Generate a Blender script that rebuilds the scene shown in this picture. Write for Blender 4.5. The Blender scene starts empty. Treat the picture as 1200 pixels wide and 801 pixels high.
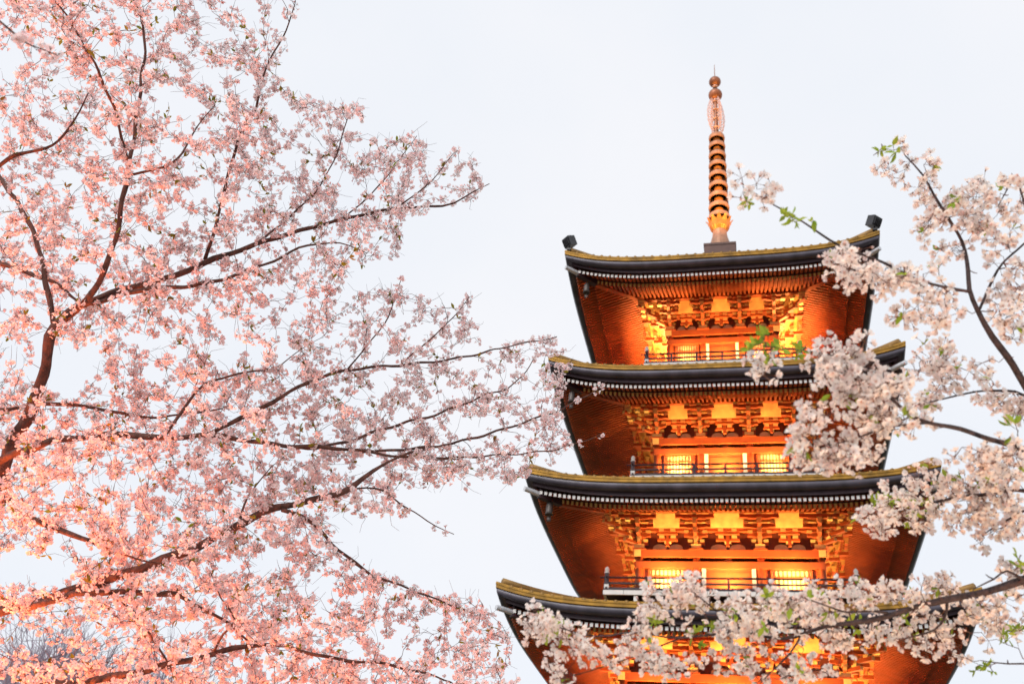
import bpy, math
import numpy as np
from mathutils import Matrix, Vector

scene = bpy.context.scene
COL = scene.collection
rng = np.random.default_rng(7)

# ------------------------------------------------------------------ camera
CAM = np.array([0.6836, -33.0137, 1.6])
RT = np.array([0.97357747, 0.21200774, 0.08485064])
UP = np.array([0.04272538, -0.53412265, 0.84432668])
FW = np.array([-0.22432444, 0.81839215, 0.52906788])
FPX = 1167.7
cd = bpy.data.cameras.new('camera')
cam = bpy.data.objects.new('camera', cd)
COL.objects.link(cam)
cam.matrix_world = Matrix(((RT[0], UP[0], -FW[0], CAM[0]), (RT[1], UP[1], -FW[1], CAM[1]),
                           (RT[2], UP[2], -FW[2], CAM[2]), (0, 0, 0, 1)))
cd.sensor_width = 36
cd.lens = 36 * FPX / 1200
cd.clip_start = 0.05
cd.clip_end = 2000
cd.dof.use_dof = True
cd.dof.focus_distance = 6.5
cd.dof.aperture_fstop = 4.0
scene.camera = cam

# ------------------------------------------------------------------ world, sun, exposure
SUN_EL, SUN_AZ = math.radians(38), math.radians(205)   # azimuth clockwise from +Y: behind the camera
w = bpy.data.worlds.new('World')
scene.world = w
w.use_nodes = True
nt = w.node_tree
bg = nt.nodes['Background']
sky = nt.nodes.new('ShaderNodeTexSky')
sky.sky_type = 'NISHITA'
sky.sun_disc = False
sky.sun_elevation = SUN_EL
sky.sun_rotation = SUN_AZ
tc = nt.nodes.new('ShaderNodeTexCoord')
nz = nt.nodes.new('ShaderNodeTexNoise')
nz.inputs['Scale'].default_value = 2.2
nz.inputs['Detail'].default_value = 5
nt.links.new(tc.outputs['Generated'], nz.inputs['Vector'])
ramp = nt.nodes.new('ShaderNodeValToRGB')
ramp.color_ramp.elements[0].position = 0.3
ramp.color_ramp.elements[0].color = (8.75, 9.25, 10.0, 1)
ramp.color_ramp.elements[1].position = 0.72
ramp.color_ramp.elements[1].color = (9.9, 9.95, 10.3, 1)
nt.links.new(nz.outputs['Fac'], ramp.inputs['Fac'])
mx = nt.nodes.new('ShaderNodeMixRGB')
mx.inputs['Fac'].default_value = 0.93
nt.links.new(sky.outputs['Color'], mx.inputs['Color1'])
nt.links.new(ramp.outputs['Color'], mx.inputs['Color2'])
nt.links.new(mx.outputs['Color'], bg.inputs['Color'])
bg.inputs['Strength'].default_value = 0.1

sd = bpy.data.lights.new('sun', 'SUN')
sd.energy = 2.2
sd.angle = math.radians(25)
sd.color = (1.0, 0.96, 0.9)
sun = bpy.data.objects.new('sun', sd)
COL.objects.link(sun)
sdir = Vector((math.sin(SUN_AZ) * math.cos(SUN_EL), math.cos(SUN_AZ) * math.cos(SUN_EL), math.sin(SUN_EL)))
sun.rotation_euler = sdir.to_track_quat('Z', 'Y').to_euler()

scene.view_settings.view_transform = 'Standard'
scene.view_settings.look = 'None'
scene.view_settings.exposure = 0.0
scene.view_settings.gamma = 1.0
scene.cycles.use_denoising = True
scene.cycles.max_bounces = 6
scene.cycles.transmission_bounces = 4
scene.cycles.transparent_max_bounces = 4

# ------------------------------------------------------------------ materials
def mat(name, col, rough=0.6, metal=0.0, var=0.18, scale=3.0, bump=0.0, stretch=(1, 1, 1), detail=4):
    m = bpy.data.materials.new(name)
    m.use_nodes = True
    t = m.node_tree
    p = t.nodes['Principled BSDF']
    tcn = t.nodes.new('ShaderNodeTexCoord')
    mp = t.nodes.new('ShaderNodeMapping')
    mp.inputs['Scale'].default_value = stretch
    n = t.nodes.new('ShaderNodeTexNoise')
    n.inputs['Scale'].default_value = scale
    n.inputs['Detail'].default_value = detail
    t.links.new(tcn.outputs['Object'], mp.inputs['Vector'])
    t.links.new(mp.outputs['Vector'], n.inputs['Vector'])
    r = t.nodes.new('ShaderNodeValToRGB')
    r.color_ramp.elements[0].position = 0.3
    r.color_ramp.elements[1].position = 0.72
    r.color_ramp.elements[0].color = tuple(c * (1 - var) for c in col) + (1,)
    r.color_ramp.elements[1].color = tuple(min(1, c * (1 + var)) for c in col) + (1,)
    t.links.new(n.outputs['Fac'], r.inputs['Fac'])
    t.links.new(r.outputs['Color'], p.inputs['Base Color'])
    p.inputs['Roughness'].default_value = rough
    p.inputs['Metallic'].default_value = metal
    if bump:
        b = t.nodes.new('ShaderNodeBump')
        b.inputs['Strength'].default_value = bump
        b.inputs['Distance'].default_value = 0.02
        t.links.new(n.outputs['Fac'], b.inputs['Height'])
        t.links.new(b.outputs['Normal'], p.inputs['Normal'])
    return m

M = dict(
    verm=mat('vermilion_paint', (0.37, 0.078, 0.020), 0.5, var=0.22, scale=2.5),
    board=mat('vermilion_board', (0.34, 0.072, 0.020), 0.6, var=0.25, scale=1.6),
    maroon_shade=mat('shade_toned_board', (0.12, 0.026, 0.014), 0.65, var=0.3, scale=3),  # dark tone paints in the shade of the gaps between brackets
    ochre=mat('ochre_end_paint', (0.85, 0.62, 0.24), 0.55, var=0.12, scale=5),
    plaster=mat('plaster', (0.60, 0.44, 0.27), 0.8, var=0.15, scale=3),
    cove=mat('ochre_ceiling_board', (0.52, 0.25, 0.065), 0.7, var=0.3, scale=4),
    white=mat('white_paint', (0.78, 0.76, 0.74), 0.6, var=0.08, scale=4),
    darkwood=mat('dark_wood', (0.045, 0.020, 0.030), 0.55, var=0.3, scale=4),
    navy=mat('gutter_metal', (0.076, 0.066, 0.088), 0.36, metal=0.15, var=0.4, scale=2.5, detail=8, stretch=(1, 1, 0.3)),
    gold=mat('gilt_copper_edge', (0.27, 0.140, 0.016), 0.55, metal=0.5, var=0.45, scale=3.5, detail=8),
    tile=mat('copper_tile', (0.29, 0.165, 0.05), 0.6, metal=0.4, var=0.3, scale=1.6),
    steel=mat('grey_metal', (0.62, 0.62, 0.66), 0.45, metal=0.2, var=0.2, scale=6),
    bell=mat('dark_bell_metal', (0.10, 0.085, 0.08), 0.5, metal=0.4, var=0.3, scale=9),
    black=mat('black_housing', (0.03, 0.03, 0.036), 0.45, var=0.3, scale=8),
    ringband=mat('ring_band_metal', (0.40, 0.20, 0.12), 0.5, metal=0.2, var=0.2, scale=5),
    copper=mat('brown_copper', (0.27, 0.105, 0.055), 0.45, metal=0.4, var=0.35, scale=3),
    darkcopper=mat('dark_brown_copper', (0.085, 0.036, 0.028), 0.5, metal=0.2, var=0.25, scale=3),
    bronze=mat('bronze_ring', (0.50, 0.20, 0.045), 0.42, metal=0.35, var=0.3, scale=4),
    pinkmetal=mat('pale_filigree_metal', (0.62, 0.40, 0.37), 0.5, metal=0.2, var=0.15, scale=6),
    stone=mat('pale_stone', (0.34, 0.32, 0.29), 0.85, var=0.18, scale=4, bump=0.3),
    bark=mat('cherry_bark', (0.11, 0.046, 0.034), 0.8, var=0.55, scale=34, bump=0.9, stretch=(1, 1, 0.5)),
    twig=mat('twig_bark', (0.085, 0.030, 0.026), 0.7, var=0.3, scale=30),
    darkbark=mat('dark_bark', (0.050, 0.031, 0.033), 0.78, var=0.6, scale=60, bump=0.9),
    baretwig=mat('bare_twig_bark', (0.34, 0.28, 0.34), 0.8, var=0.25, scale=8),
    stem=mat('flower_stalk', (0.22, 0.10, 0.055), 0.6, var=0.2, scale=40),
    stamen=mat('stamen', (0.62, 0.30, 0.20), 0.6, var=0.2, scale=60),
    bounce_pale=mat('pale_bounce_surface', (0.26, 0.245, 0.23), 0.9, var=0.15, scale=1.5, bump=0.2),  # surface of the added light-bouncing sheet
    ground=mat('dark_ground', (0.055, 0.06, 0.035), 0.95, var=0.2, scale=0.8, bump=0.2),
)
# glowing lens of the built-in lamps
lens = bpy.data.materials.new('lamp_lens')
lens.use_nodes = True
lp = lens.node_tree.nodes['Principled BSDF']
lp.inputs['Base Color'].default_value = (0.9, 0.6, 0.3, 1)
lp.inputs['Emission Color'].default_value = (1.0, 0.5, 0.14, 1)
lp.inputs['Emission Strength'].default_value = 6
M['lens'] = lens

def leafy(name, c0, c1, trans, attr):
    """thin translucent surface whose colour runs between two tones by a per flower (or leaf) value"""
    m = bpy.data.materials.new(name)
    m.use_nodes = True
    t = m.node_tree
    t.nodes.remove(t.nodes['Principled BSDF'])
    out = t.nodes['Material Output']
    a = t.nodes.new('ShaderNodeAttribute')
    a.attribute_name = attr
    mixc = t.nodes.new('ShaderNodeMixRGB')
    mixc.inputs['Color1'].default_value = c0 + (1,)
    mixc.inputs['Color2'].default_value = c1 + (1,)
    t.links.new(a.outputs['Fac'], mixc.inputs['Fac'])
    d = t.nodes.new('ShaderNodeBsdfDiffuse')
    tr = t.nodes.new('ShaderNodeBsdfTranslucent')
    ms = t.nodes.new('ShaderNodeMixShader')
    ms.inputs['Fac'].default_value = trans
    t.links.new(mixc.outputs['Color'], d.inputs['Color'])
    t.links.new(mixc.outputs['Color'], tr.inputs['Color'])
    t.links.new(d.outputs[0], ms.inputs[1])
    t.links.new(tr.outputs[0], ms.inputs[2])
    t.links.new(ms.outputs[0], out.inputs['Surface'])
    return m

M['petal_pink'] = leafy('pink_petal', (0.97, 0.89, 0.88), (0.92, 0.63, 0.64), 0.60, 'tint')
M['petal_white'] = leafy('pale_petal', (0.97, 0.93, 0.89), (0.93, 0.74, 0.70), 0.55, 'tint')
M['leaf_olive'] = leafy('olive_leaf', (0.26, 0.31, 0.04), (0.34, 0.20, 0.04), 0.45, 'tint')
M['leaf_green'] = leafy('young_leaf', (0.26, 0.40, 0.05), (0.40, 0.48, 0.07), 0.45, 'tint')

# ------------------------------------------------------------------ mesh helpers
class MB:
    def __init__(s):
        s.v = []; s.f = []; s.m = []; s.mats = []
        s.T = None
    def mi(s, name):
        if name not in s.mats: s.mats.append(name)
        return s.mats.index(name)
    def add(s, verts, faces, mt):
        o = len(s.v)
        if s.T is not None:
            c, sn = s.T
            verts = [(c * x - sn * y, sn * x + c * y, z) for x, y, z in verts]
        s.v += [tuple(map(float, p)) for p in verts]
        k = s.mi(mt) if isinstance(mt, str) else None
        for i, f in enumerate(faces):
            s.f.append([o + a for a in f])
            s.m.append(k if k is not None else s.mi(mt[i]))
    def rot(s, k):
        a = k * math.pi / 2
        s.T = (round(math.cos(a)), round(math.sin(a)))
    def box(s, c, d, mt, ax=None):
        """centre, full sizes, material (or six: -x +x -y +y -z +z), optional local axes"""
        X, Y, Z = ax if ax else ((1, 0, 0), (0, 1, 0), (0, 0, 1))
        X, Y, Z = [np.array(q, float) * h / 2 for q, h in zip((X, Y, Z), d)]
        c = np.array(c, float)
        V = [c + a * X + b * Y + e * Z for a in (-1, 1) for b in (-1, 1) for e in (-1, 1)]
        F = [(0, 1, 3, 2), (4, 6, 7, 5), (0, 4, 5, 1), (2, 3, 7, 6), (0, 2, 6, 4), (1, 5, 7, 3)]
        s.add(V, F, mt if isinstance(mt, str) else list(mt))
    def bar(s, p, q, wd, h, mt):
        """beam of vertical sides between bottom centres p and q"""
        p = np.array(p, float); q = np.array(q, float)
        d = q - p
        n = np.array([-d[1], d[0], 0]); n = n / (np.linalg.norm(n) + 1e-9) * wd / 2
        u = np.array([0, 0, h])
        V = [p - n, p + n, p + n + u, p - n + u, q - n, q + n, q + n + u, q - n + u]
        F = [(0, 1, 2, 3), (4, 7, 6, 5), (0, 4, 5, 1), (1, 5, 6, 2), (2, 6, 7, 3), (3, 7, 4, 0)]
        s.add(V, F, mt if isinstance(mt, str) else list(mt))
    def tube(s, pts, rad, n, mt, cap=True, half=False):
        pts = np.array(pts, float)
        k = len(pts)
        rad = np.broadcast_to(np.array(rad, float), (k,))
        tan = np.gradient(pts, axis=0)
        tan /= np.linalg.norm(tan, axis=1)[:, None] + 1e-12
        ref = np.array([0, 0, 1.]) if abs(tan[0][2]) < 0.9 else np.array([1., 0, 0])
        a = np.cross(tan[0], ref); a /= np.linalg.norm(a)
        V = []
        for i in range(k):
            a = a - tan[i] * (a @ tan[i]); a /= np.linalg.norm(a) + 1e-12
            b = np.cross(tan[i], a)
            for j in range(n):
                th = 2 * math.pi * j / n
                V.append(pts[i] + rad[i] * (math.cos(th) * a + math.sin(th) * b))
        F = [(i * n + j, i * n + (j + 1) % n, (i + 1) * n + (j + 1) % n, (i + 1) * n + j) for i in range(k - 1) for j in range(n)]
        if cap:
            F.append(tuple(range(n - 1, -1, -1)))
            F.append(tuple((k - 1) * n + j for j in range(n)))
        s.add(V, F, mt)
    def lathe(s, prof, n, mt, c=(0, 0, 0), ph=0.0):
        V = [(c[0] + r * math.cos(ph + 2 * math.pi * j / n), c[1] + r * math.sin(ph + 2 * math.pi * j / n), c[2] + z) for r, z in prof for j in range(n)]
        k = len(prof)
        F = [(i * n + j, i * n + (j + 1) % n, (i + 1) * n + (j + 1) % n, (i + 1) * n + j) for i in range(k - 1) for j in range(n)]
        F.append(tuple(range(n - 1, -1, -1)))
        F.append(tuple((k - 1) * n + j for j in range(n)))
        s.add(V, F, mt)
    def grid(s, P, mt):
        """P: rows of points"""
        R, C_ = len(P), len(P[0])
        V = [p for row in P for p in row]
        F = [(i * C_ + j, i * C_ + j + 1, (i + 1) * C_ + j + 1, (i + 1) * C_ + j) for i in range(R - 1) for j in range(C_ - 1)]
        s.add(V, F, mt)
    def mesh(s, name, smooth=False):
        me = bpy.data.meshes.new(name)
        me.from_pydata(s.v, [], s.f)
        for mn in s.mats: me.materials.append(M[mn])
        me.polygons.foreach_set('material_index', s.m)
        if smooth: me.polygons.foreach_set('use_smooth', [True] * len(s.f))
        me.update()
        return me
    def build(s, name, parent=None, smooth=False, loc=None):
        return link(name, s.mesh(name, smooth), parent, loc)

def link(name, data, parent=None, loc=None, rz=0.0):
    o = bpy.data.objects.new(name, data)
    COL.objects.link(o)
    if parent: o.parent = parent
    if loc is not None: o.location = loc
    o.rotation_euler = (0, 0, rz)
    return o

def tag(o, label, cat, group=None):
    o['label'] = label; o['category'] = cat
    if group: o['group'] = group
    return o

def lamp_light(parent, loc, target, power, sx, sy, col=(1.0, 0.52, 0.16), spread=120):
    d = bpy.data.lights.new('lamp_light', 'AREA')
    d.shape = 'RECTANGLE'; d.size = sx; d.size_y = sy
    d.energy = power; d.color = col; d.spread = math.radians(spread)
    o = bpy.data.objects.new('lamp_light', d)
    COL.objects.link(o)
    o.parent = parent
    o.location = loc
    v = Vector(target) - Vector(loc)
    o.rotation_euler = v.to_track_quat('-Z', 'Y').to_euler()
    return o

# ------------------------------------------------------------------ ground
g = MB()
g.grid([[(x, y, 0) for x in np.linspace(-500, 500, 21)] for y in np.linspace(-500, 500, 21)], 'ground')
o = g.build('ground'); o['kind'] = 'structure'
# unseen pale sheet added under the camera to bounce light into the blossoms
g = MB()
g.grid([[(x, y, 0.004) for x in np.linspace(-9, 6, 9)] for y in np.linspace(-40, -23.5, 9)], 'bounce_pale')
o = g.build('bounce_sheet'); o['kind'] = 'structure'

# ------------------------------------------------------------------ pagoda
# storeys from the top: eave half width, eave height (gilt edge top), wall half width, bracket foot, balcony half width
W = [5.30, 5.55, 5.95, 6.37, 6.78]
Z = [22.76, 18.22, 14.13, 10.24, 6.55]
B = [1.86, 2.25, 2.74, 3.10, 3.45]
ZB = [-0.90, -0.97, -1.03, -1.03, -1.03]
BB = [2.72, 3.08, 3.72, 4.15]
OV = [0.95, 0.92, 0.90, 0.90, 0.90]
ZFL = [-2.72, -2.68, -2.65, -2.65]
LIFT = 0.53
LIFTS = [0.53, 0.53, 0.40, 0.53, 0.53]
# lamp power per storey: front/back, sides
PF = [170, 270, 360, 420, 300]
PS = [820, 50, 190, 380, 200]

pagoda = link('pagoda', None, None, (0, 0, 0))
tag(pagoda, 'tall vermilion wooden pagoda with dark upturned roofs lit orange from within', 'pagoda')

def sweep(mb, prof, w, z, mt, n=48, closed=False, lift=LIFT):
    """profile of (inset, dz) swept round the four curved eaves"""
    T = np.linspace(-1, 1, n + 1)
    pr = prof + [prof[0]] if closed else prof
    for k in range(4):
        mb.rot(k)
        mb.grid([[(t * (w - i), -(w - i), z + dz + lift * abs(t) ** 4) for i, dz in pr] for t in T], mt)
    mb.T = None

def make_roof(i):
    w, z, b = W[i], Z[i], B[i]
    lf = LIFTS[i]
    P = b + OV[i]
    a_in = 0.55 if i == 0 else B[i - 1] + 0.32
    H = 2.55 if i == 0 else Z[i - 1] + ZFL[i - 1] - 0.32 - z
    def top(x, a):
        s_ = (w - a) / (w - a_in)
        return z - 0.02 + H * (0.62 * s_ + 0.38 * s_ * s_) + lf * abs(x / a) ** 4 * (1 - s_) ** 1.5
    rf = MB()
    As = np.linspace(w - 0.02, a_in, 15)
    for k in range(4):
        rf.rot(k)
        rf.grid([[(t * a, -a, top(t * a, a)) for t in np.linspace(-1, 1, 41)] for a in As], 'tile')
    rf.T = None
    if i: rf.box((0, 0, z + H - 0.12), (2 * a_in + 0.1, 2 * a_in + 0.1, 0.3), 'darkwood')
    roof = rf.build('roof', pagoda)
    # tile rolls running up the slope, ridge rolls on the hips
    tr = MB()
    for k in range(4):
        tr.rot(k)
        nr = int(2 * w / 0.29)
        for j in range(nr):
            x = -w + (j + 0.5) * 2 * w / nr
            a1 = max(abs(x) + 0.05, a_in)
            a0 = w + 0.012
            if a0 - a1 < 0.12: continue
            aa = np.linspace(a0, a1, 7)
            tr.tube([(x, -a, top(x, min(a, w - 0.02)) + 0.0) for a in aa], 0.058, 8, 'tile')
        aa = np.linspace(w - 0.15, a_in, 9)
        tr.tube([(-a, -a, top(a, a) + 0.08) for a in aa], 0.12, 8, 'tile')
    tr.build('tile_rolls', roof, smooth=True)
    m = MB()
    sweep(m, [(0.0, 0.02), (-0.012, -0.02), (-0.012, -0.06), (0.0, -0.075), (-0.004, -0.15), (0.02, -0.17), (0.1, -0.17), (0.1, 0.02)], w, z, 'gold', closed=True, lift=lf)
    m.build('eave_edge', roof)
    m = MB()
    sweep(m, [(0.04, -0.16), (0.02, -0.21), (0.025, -0.28), (0.05, -0.325), (0.08, -0.35), (0.095, -0.365), (0.15, -0.38), (0.31, -0.385)], w, z, 'navy', lift=lf)
    m.build('gutter', roof, smooth=True)
    m = MB()
    sweep(m, [(0.25, -0.38), (0.25, -0.495), (0.36, -0.495), (0.36, -0.38)], w, z, 'darkwood', lift=lf)
    m.build('fascia', roof)
    # soffit boards and the two tiers of rafters
    def L(x, a): return lf * min(1.0, abs(x) / a) ** 4 * max(0.0, (a - P) / (w - P))
    def zf(x, a): return z - 0.645 + 0.34 * (w - a - 0.34) + L(x, a)
    def zr(x, a): return z - 0.62 + 0.36 * (w - a - 0.92) + L(x, a)
    sb = MB(); fr = MB(); br = MB(); kb = MB()
    for k in range(4):
        for q in (sb, fr, br, kb): q.rot(k)
        T = np.linspace(-1, 1, 41)
        sb.grid([[(t * a, -a, zf(t * a, a) + 0.118) for t in T] for a in np.linspace(w - 0.33, w - 1.0, 4)], 'board')
        sb.grid([[(t * a, -a, zr(t * a, a) + 0.128) for t in T] for a in np.linspace(w - 0.93, P - 0.4, 8)], 'board')
        # closing board between the two tiers
        kb.grid([[(t * (w - ii), -(w - ii), zr(t * (w - 0.92), w - 0.92) + dz) for ii, dz in ((0.9, 0.13), (0.9, 0.175), (1.0, 0.175))] for t in T], 'darkwood')
        n = int(round(2 * w / 0.146))
        for j in range(n):
            x = -w + (j + 0.5) * 2 * w / n
            a0, a1 = w - 0.345, max(abs(x) + 0.02, w - 1.0)
            if a0 - a1 > 0.06:
                fr.bar((x, -a0, zf(x, a0)), (x, -a1, zf(x, a1)), 0.085, 0.108, ['white'] + ['verm'] * 5)
            a0, a1 = w - 0.93, max(abs(x) + 0.02, P - 0.35)
            if a0 - a1 > 0.06:
                am = 0.5 * (a0 + a1)
                br.bar((x, -a0, zr(x, a0)), (x, -am, zr(x, am)), 0.072, 0.13, ['ochre'] + ['verm'] * 5)
                br.bar((x, -am, zr(x, am)), (x, -a1, zr(x, a1)), 0.072, 0.13, 'verm')
    sb.build('soffit', roof); fr.build('flying_rafters', roof); br.build('base_rafters', roof); kb.build('rafter_board', roof)
    # hip rafters with grey metal caps
    h = MB()
    aa = [P - 0.3, w - 1.0, w - 0.42]
    pts = [(-a, -a, zr(a, a) - 0.10 if a < w - 0.95 else zf(a, a) - 0.14) for a in aa]
    h.bar(pts[0], pts[1], 0.2, 0.27, 'verm')
    h.bar(pts[1], pts[2], 0.19, 0.29, 'darkwood')
    e = (-(w - 0.05), -(w - 0.05), pts[2][2] + 0.14)
    h.tube([(pts[2][0] + 0.1, pts[2][1] + 0.1, pts[2][2] + 0.12), e], [0.085, 0.075], 12, 'steel')
    hm = h.mesh('hip_rafter')
    for k in range(4): link('hip_rafter', hm, roof, rz=k * math.pi / 2)
    return roof

def bracket_arms(mb, x0, zb, st, step, ln, corner=False):
    """stepped bracket set at (x0, wall plane y=0, towards -y)"""
    E = ['verm', 'verm', 'ochre', 'verm', 'verm', 'verm']
    K = ['ochre', 'ochre', 'ochre', 'verm', 'verm', 'verm']
    mb.box((x0, -0.02, zb + 0.075), (0.30, 0.30, 0.15), K)
    mb.box((x0, -0.02, zb - 0.012), (0.42, 0.36, 0.045), 'verm')
    for k in range(4):
        zt = zb + 0.15 + step * k
        o = -k * st
        hl = ln[k]
        mb.box((x0, o - 0.003 * k, zt + 0.055), (2 * hl, 0.10, 0.11), ['ochre', 'ochre', 'verm', 'verm', 'verm', 'verm'])
        mb.box((x0, o, zt + 0.02), (1.2 * hl, 0.09, 0.09), 'verm')
        for dx in (-hl + 0.075, 0, hl - 0.075):
            mb.box((x0 + dx, o - 0.006, zt + 0.15), (0.145, 0.15, 0.082), K)
            mb.box((x0 + dx, o - 0.002, zt + 0.112), (0.10, 0.11, 0.03), K)
        if k < 3:
            lo = st * (k + 1) + 0.09
            mb.box((x0, (0.15 - lo) / 2, zt + 0.052), (0.105, lo + 0.15, 0.105), E)
            mb.box((x0, -st * (k + 1), zt + 0.15), (0.15, 0.152, 0.085), K)

def make_storey(i):
    w, z, b = W[i], Z[i], B[i]
    st = OV[i] / 3
    zb = z + ZB[i]
    zfl = z + ZFL[i] if i < 4 else 0.62
    pbot = z - 0.13
    step = (pbot - zb - 0.15 - 0.19) / 3
    ln = [q * b / 2.74 + 0.04 for q in (0.22, 0.32, 0.44, 0.55)]
    cx = 0.355 * b
    wl = MB()
    for k in range(4):
        wl.rot(k)
        # board behind the brackets with shade painted in, boarded transom, door and window wall
        wl.box((0, -b + 0.05, (zb + z + 0.35) / 2), (2 * b - 0.02, 0.1, z + 0.35 - zb), 'maroon_shade')
        wl.box((0, -b + 0.29, zb - 0.31), (2 * b - 0.1, 0.06, 0.20), 'board')
        wl.box((0, -b + 0.08, (zfl + zb - 0.6) / 2), (2 * b - 0.1, 0.12, zb - 0.6 - zfl), 'verm')
    wl.T = None
    wall = wl.build('storey', pagoda)
    # horizontal beams
    bm = MB()
    for k in range(4):
        bm.rot(k)
        bm.box((0, -b - 0.055, zb - 0.145), (2 * b + 0.36, 0.21, 0.23), ['ochre', 'ochre', 'verm', 'verm', 'verm', 'verm'])
        bm.box((0, -b - 0.035, zb - 0.51), (2 * b + 0.20, 0.19, 0.21), 'verm')
        bm.box((0, -b - 0.03, zfl + 0.08), (2 * b + 0.16, 0.17, 0.15), 'verm')
        for x in (-cx, cx, 0):
            bm.box((x, -b + 0.1, zb - 0.33), (0.2, 0.2, 0.149), 'verm')
    bm.T = None
    bm.build('wall_beams', wall)
    # through beams between the bracket sets, the coved ceiling strips and the eave purlin
    tb = MB()
    for k in range(4):
        tb.rot(k)
        for q in (1,):
            tb.box((0, -b - q * st - 0.012, zb + 0.15 + step * (q) + 0.16 + 0.045), (2 * (b + q * st) + 0.3, 0.095, 0.075), ['ochre', 'ochre', 'verm', 'verm', 'verm', 'verm'])
        tb.box((0, -b - OV[i], pbot + 0.075), (2 * (b + OV[i]) + 0.62, 0.15, 0.15), ['ochre', 'ochre', 'verm', 'verm', 'verm', 'verm'])
        a0, a1 = b + 0.02, b + OV[i] - 0.05
        am = b + 1.35 * st
        zc0 = zb + 0.15 + step * 1.5 + 0.16
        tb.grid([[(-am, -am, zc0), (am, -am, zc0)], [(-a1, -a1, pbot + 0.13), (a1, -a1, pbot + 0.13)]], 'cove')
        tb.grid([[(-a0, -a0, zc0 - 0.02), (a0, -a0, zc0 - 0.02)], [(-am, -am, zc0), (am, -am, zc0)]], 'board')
    tb.T = None
    tb.build('eave_beams', wall)
    # bracket sets: eight on the faces, four at the corners; frog leg struts between
    s_ = MB(); bracket_arms(s_, 0, zb, st, step, ln); sm = s_.mesh('bracket_set')
    c_ = MB()
    bracket_arms(c_, 0, zb, st, step, ln)
    c_.T = (0, -1)
    bracket_arms(c_, 0, zb - 0.0015, st, step, ln)
    c_.T = None
    dg = ((0.707, -0.707, 0), (-0.707, -0.707, 0), (0, 0, 1))
    for q in range(3):
        ll = st * (q + 1) * 1.414 + 0.2
        c_.box((-0.707 * ll / 2, -0.707 * ll / 2, zb + 0.15 + step * q + 0.056), (0.12, ll, 0.108), ['verm', 'verm', 'verm', 'ochre', 'verm', 'verm'], dg)
        for e in range(1, q + 2):
            c_.box((-st * e, -st * e, zb + 0.15 + step * q + 0.152), (0.16, 0.16, 0.084), 'ochre', dg)
    # tail beam and the small block stack that carries the hip
    for sx, sy in ((-1, 0), (0, -1)):
        for q in (1, 2):
            X = -st * 3 if sx else -st * q
            Y = -st * q if sx else -st * 3
            c_.box((X, Y, zb + 0.15 + step * 2 + 0.15), (0.15, 0.15, 0.085), 'ochre')
    c_.box((-st * 3 - 0.02, -st * 3 - 0.02, pbot - 0.22), (0.17, 0.17, 0.17), 'ochre')
    c_.box((-st * 3 - 0.02, -st * 3 - 0.02, pbot - 0.06), (0.2, 0.2, 0.11), ['ochre'] * 4 + ['verm'] * 2)
    cm = c_.mesh('bracket_set')
    col = MB(); col.tube([(0, 0, zfl), (0, 0, zb - 0.04)], 0.125, 14, 'verm'); colm = col.mesh('column', True)
    # window
    wn = MB()
    bw = (b - cx) * 0.62; zt_, zo = zb - 0.66, zfl + 0.2
    hh = zt_ - zo
    wn.box((0, 0, zo + hh / 2), (bw, 0.05, hh), 'plaster')
    wn.box((-bw / 2 - 0.03, -0.02, zo + hh / 2), (0.06, 0.11, hh + 0.06), 'verm'); wn.box((bw / 2 + 0.03, -0.02, zo + hh / 2), (0.06, 0.11, hh + 0.06), 'verm')
    wn.box((0, -0.02, zt_ + 0.03), (bw, 0.11, 0.06), 'verm'); wn.box((0, -0.02, zo - 0.03), (bw, 0.11, 0.06), 'verm')
    nb = 9
    for q in range(nb):
        wn.box((-bw / 2 + (q + 0.5) * bw / nb, -0.05, zo + hh * 0.5), (0.032, 0.04, hh), 'verm')
    wn.box((0, -0.042, zo + hh * 0.73), (bw, 0.04, 0.035), 'verm')
    wm = wn.mesh('window')
    dr = MB()
    dw = cx * 1.42
    dr.box((0, 0, zo + hh / 2), (dw, 0.05, hh + 0.1), 'board')
    for sx in (-1, 1):
        dr.box((sx * (dw / 2 + 0.06), -0.02, zo + hh / 2), (0.12, 0.1, hh + 0.1), 'white')
        dr.box((sx * dw / 4, -0.035, zo + hh * 0.72), (dw * 0.4, 0.02, hh * 0.4), 'verm')
        dr.box((sx * dw / 4, -0.035, zo + hh * 0.25), (dw * 0.4, 0.02, hh * 0.36), 'verm')
    dr.box((0, -0.04, zo + hh / 2), (0.05, 0.03, hh + 0.1), 'verm')
    dm = dr.mesh('door')
    # kaerumata: pale rounded boards low between the brackets
    struts = []
    for x, hw in ((-(b + cx) / 2, (b - cx) * 0.24), (0, cx * 0.5), ((b + cx) / 2, (b - cx) * 0.24)):
        fs = MB()
        for sx in ((-1, 1)):
            xc = sx * (hw * 0.5 + 0.045)
            n = 9
            prof = [(xc + hw * 0.5 * math.cos(math.pi * q / (n - 1)), zb + 0.01 + 0.17 * math.sin(math.pi * q / (n - 1)) ** 0.7) for q in range(n)]
            V = [(px, -0.07, pz) for px, pz in prof] + [(px, 0.02, pz) for px, pz in prof]
            F = [tuple(range(n))] + [(q, q + n, q + 1 + n, q + 1) for q in range(n - 1)]
            fs.add(V, F, 'plaster')
        fs.box((0, -0.05, zb + 0.10), (0.1, 0.09, 0.20), 'darkwood')
        fs.box((0, -0.06, zb + 0.235), (0.2, 0.12, 0.07), 'ochre')
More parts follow.
